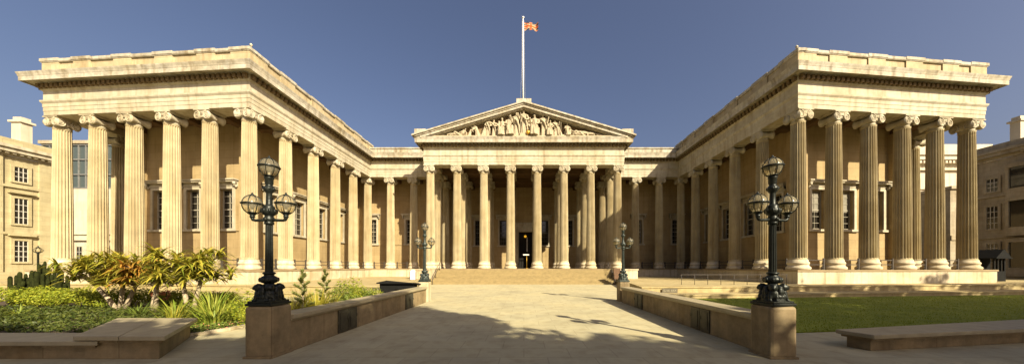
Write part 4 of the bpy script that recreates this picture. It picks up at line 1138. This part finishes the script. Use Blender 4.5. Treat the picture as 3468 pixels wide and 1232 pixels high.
# glass-topped block behind the left wing
e = empty('glass_topped_block', (-78,54,0), 0, 'white walled block with dark glazed top storey behind the left wing', 'building')
q = MB(); q.box(-12,0,0,14,14,16.6); q.box(-12,-.4,7.0,14,-.001,7.5); q.box(-12,-.25,8.1,14,-.002,8.4); q.build('wall', WALLW, e)
q = MB(); q.box(-12,.3,16.61,14,13,25); gz = q.build('glazing', PANE2, e)
q = MB()
for k in range(20): q.box(-12+k*1.35,.15,16.62,-11.82+k*1.35,.29,25)
for z in (16.7,19.2,22.0,24.7): q.box(-12,.1,z,14,.149,z+.22)
q.build('mullion', mat('grey_metal', (.16,.16,.15), .5), gz)
q = MB(); q.box(-12.3,-.1,25.01,14.3,13.2,25.6); q.build('roof', RESR, e)
for x in (-4.6,-1.0,2.6,6.2):
    q = MB(); q.box(x-.6,-.08,3.0,x+.6,-.001,6.0); f = q.build('window', TRIM, e)
    q = MB(); q.box(x-.45,-.09,3.15,x+.45,-.081,5.85); q.build('pane', PANE, f)
    q = MB(); q.box(x-.03,-.11,3.15,x+.03,-.091,5.85)
    for z in (4.,4.9): q.box(x-.45,-.112,z-.03,x+.45,-.0905,z+.03)
    q.build('sash', SASH2, f)
# white corniced block and low range behind the right wing
e = empty('corniced_block', (80,56,0), 0, 'white block with dentilled cornice seen between the right wing columns', 'building')
q = MB(); q.box(-14,0,0,10,12,24); q.build('wall', WALLW, e)
q = MB(); q.box(-14,-.5,20.6,10,-.001,21); q.box(-14,-1.1,22.4,10,-.002,23.2); q.box(-14,-1.4,23.21,10,-.003,24.)
for k in range(34): q.box(-13.9+k*.7,-.9,21.8,-13.5+k*.7,-.004,22.39)
q.box(-14,-.3,24.01,10,3,25.6); q.build('cornice', WALLW, e)
q = MB(); q.box(-14,-.3,17,10,-.001,17.4); q.build('string_course', WALLW, e)
e = empty('low_range', (76,49,0), 0, 'lower stone range with dark ground floor behind the last right wing column', 'building')
q = MB(); q.box(-4,0,0,8,6,15.2); q.box(-4.2,-.3,15.21,8.2,6,15.7); q.box(-4,-.15,6.6,8,-.001,7.4); q.build('wall', RESR, e)
for x in (-1.5,2.2,5.5):
    q = MB(); q.box(x-.8,-.1,9.3,x+.8,-.001,12.2); f = q.build('window', TRIM, e); q = MB(); q.box(x-.55,-.11,9.6,x+.55,-.101,11.9); q.build('pane', PANE, f)
    q = MB(); q.box(x-1,-.1,.7,x+1,-.001,6.2); f = q.build('shopfront', ROOF, e); q = MB(); q.box(x-.75,-.11,1,x+.75,-.101,5.8); q.build('pane', PANE, f)
f = figure('stand', 5.2, .03, 1, 5); o = f.build('rooftop_statue', RESR, None, remesh=.1, loc=(75.6,48.9,15.7)); tag(o, 'dark weathered statue on the roof corner behind the right wing', 'statue')
# hut at the end of the right wing, its shade put into black colour
e = empty('gate_hut', (46.7,29.0,.68), R(6), 'small dark open-sided hut with gabled roof right of the right wing', 'hut')
q = MB(); q.box(-.9,-.7,0,.9,.7,1.0); q.box(-.9,.5,1.0,.9,.7,2.3); q.build('wall', BLACK, e)
q = MB()
for x in (-.82,-.28,.28,.82): q.box(x-.08,-.68,1.0,x+.08,-.52,2.3)
q.build('post_row', BLACK, e)
q = MB(); q.xzprism([(-1.25,2.3),(1.25,2.3),(0,3.15)], -1., 1.); q.box(-1.3,-1.05,2.24,1.3,1.05,2.299); q.build('roof', BLACK, e); e.scale = (.74,.74,1.0)

# ------------------------------------------------------------------ plane trees standing behind the viewer: they shade the forecourt
def tree(x, y, H, rx, label, n=5200, zlo=.35, size=.34):
    e = empty('plane_tree', (x,y,0), 0, label, 'tree', 'plane trees along the street')
    t = MB(); t.tube([(0,0,0),(.1,.05,H*.25),(-.05,.1,H*.5),(.05,0,H*.8)], [.42,.33,.24,.08], 10)
    for k in range(9):
        a = k*2.4; z = H*(.28+.05*k); ln_ = rx*.8
        t.tube([(0,0,z),(math.cos(a)*ln_*.5,math.sin(a)*ln_*.5,z+H*.08),(math.cos(a)*ln_,math.sin(a)*ln_,z+H*.14)], [.16,.1,.04], 6)
    t.build('trunk', BARK2, e)
    c = MB()
    for k in range(34):
        while True:
            p = Vector((rng.uniform(-1,1),rng.uniform(-1,1),rng.uniform(-1,1)))
            if p.length < 1: break
        zc = H*(zlo+(1-zlo)/2); rz = H*(1-zlo)/2
        leafclump(c, (p.x*rx*.8,p.y*rx*.8,zc+p.z*rz*.82), (rx*.34,rx*.34,rz*.3), n//34, size)
    c.build('crown', LEAF_T, e)
TREES = ((8.2,-5.8,15,4.2),(15.9,-11.2,15,4.6),(20.2,-9.9,15,4.6),(-1.5,-10.5,15,4.6),(-5.3,-8.7,15,4.6),(-12.3,-7.9,15,4.8),(-20.,-7.5,15,4.8),
         (24.6,-.4,16,4.6),(36.5,1.0,19,5.2),(44,1.5,19,5.2),(52,2.2,19,5.2),(60,2.8,19.5,5.2),(68,3.6,19.5,5.2),(22.9,-7.9,15,4.8),(30,-8,15,5),(24.2,-4.8,15,4.4),(12.2,-8.8,15,4.0),(31,.2,17.5,4.8))
for i,(x,y,H,rx) in enumerate(TREES):
    tree(x, y, H, rx, 'wide-crowned leafy plane tree in the street row behind the viewer', 7000 if i in (1,2,5,6,13,16) else 4800)
tree(-.8,-6.6,13,4.0,'broad plane tree on the street side opposite the left bench',3600,.58,.32)
tree(3.9,-6.6,13,3.4,'round-headed plane tree on the street side behind the viewer to the left',3600,.6,.32)
tree(7.6,-3.8,15,2.9,'slim tall-stemmed plane tree on the street side just behind the viewer',2600,.65,.3)
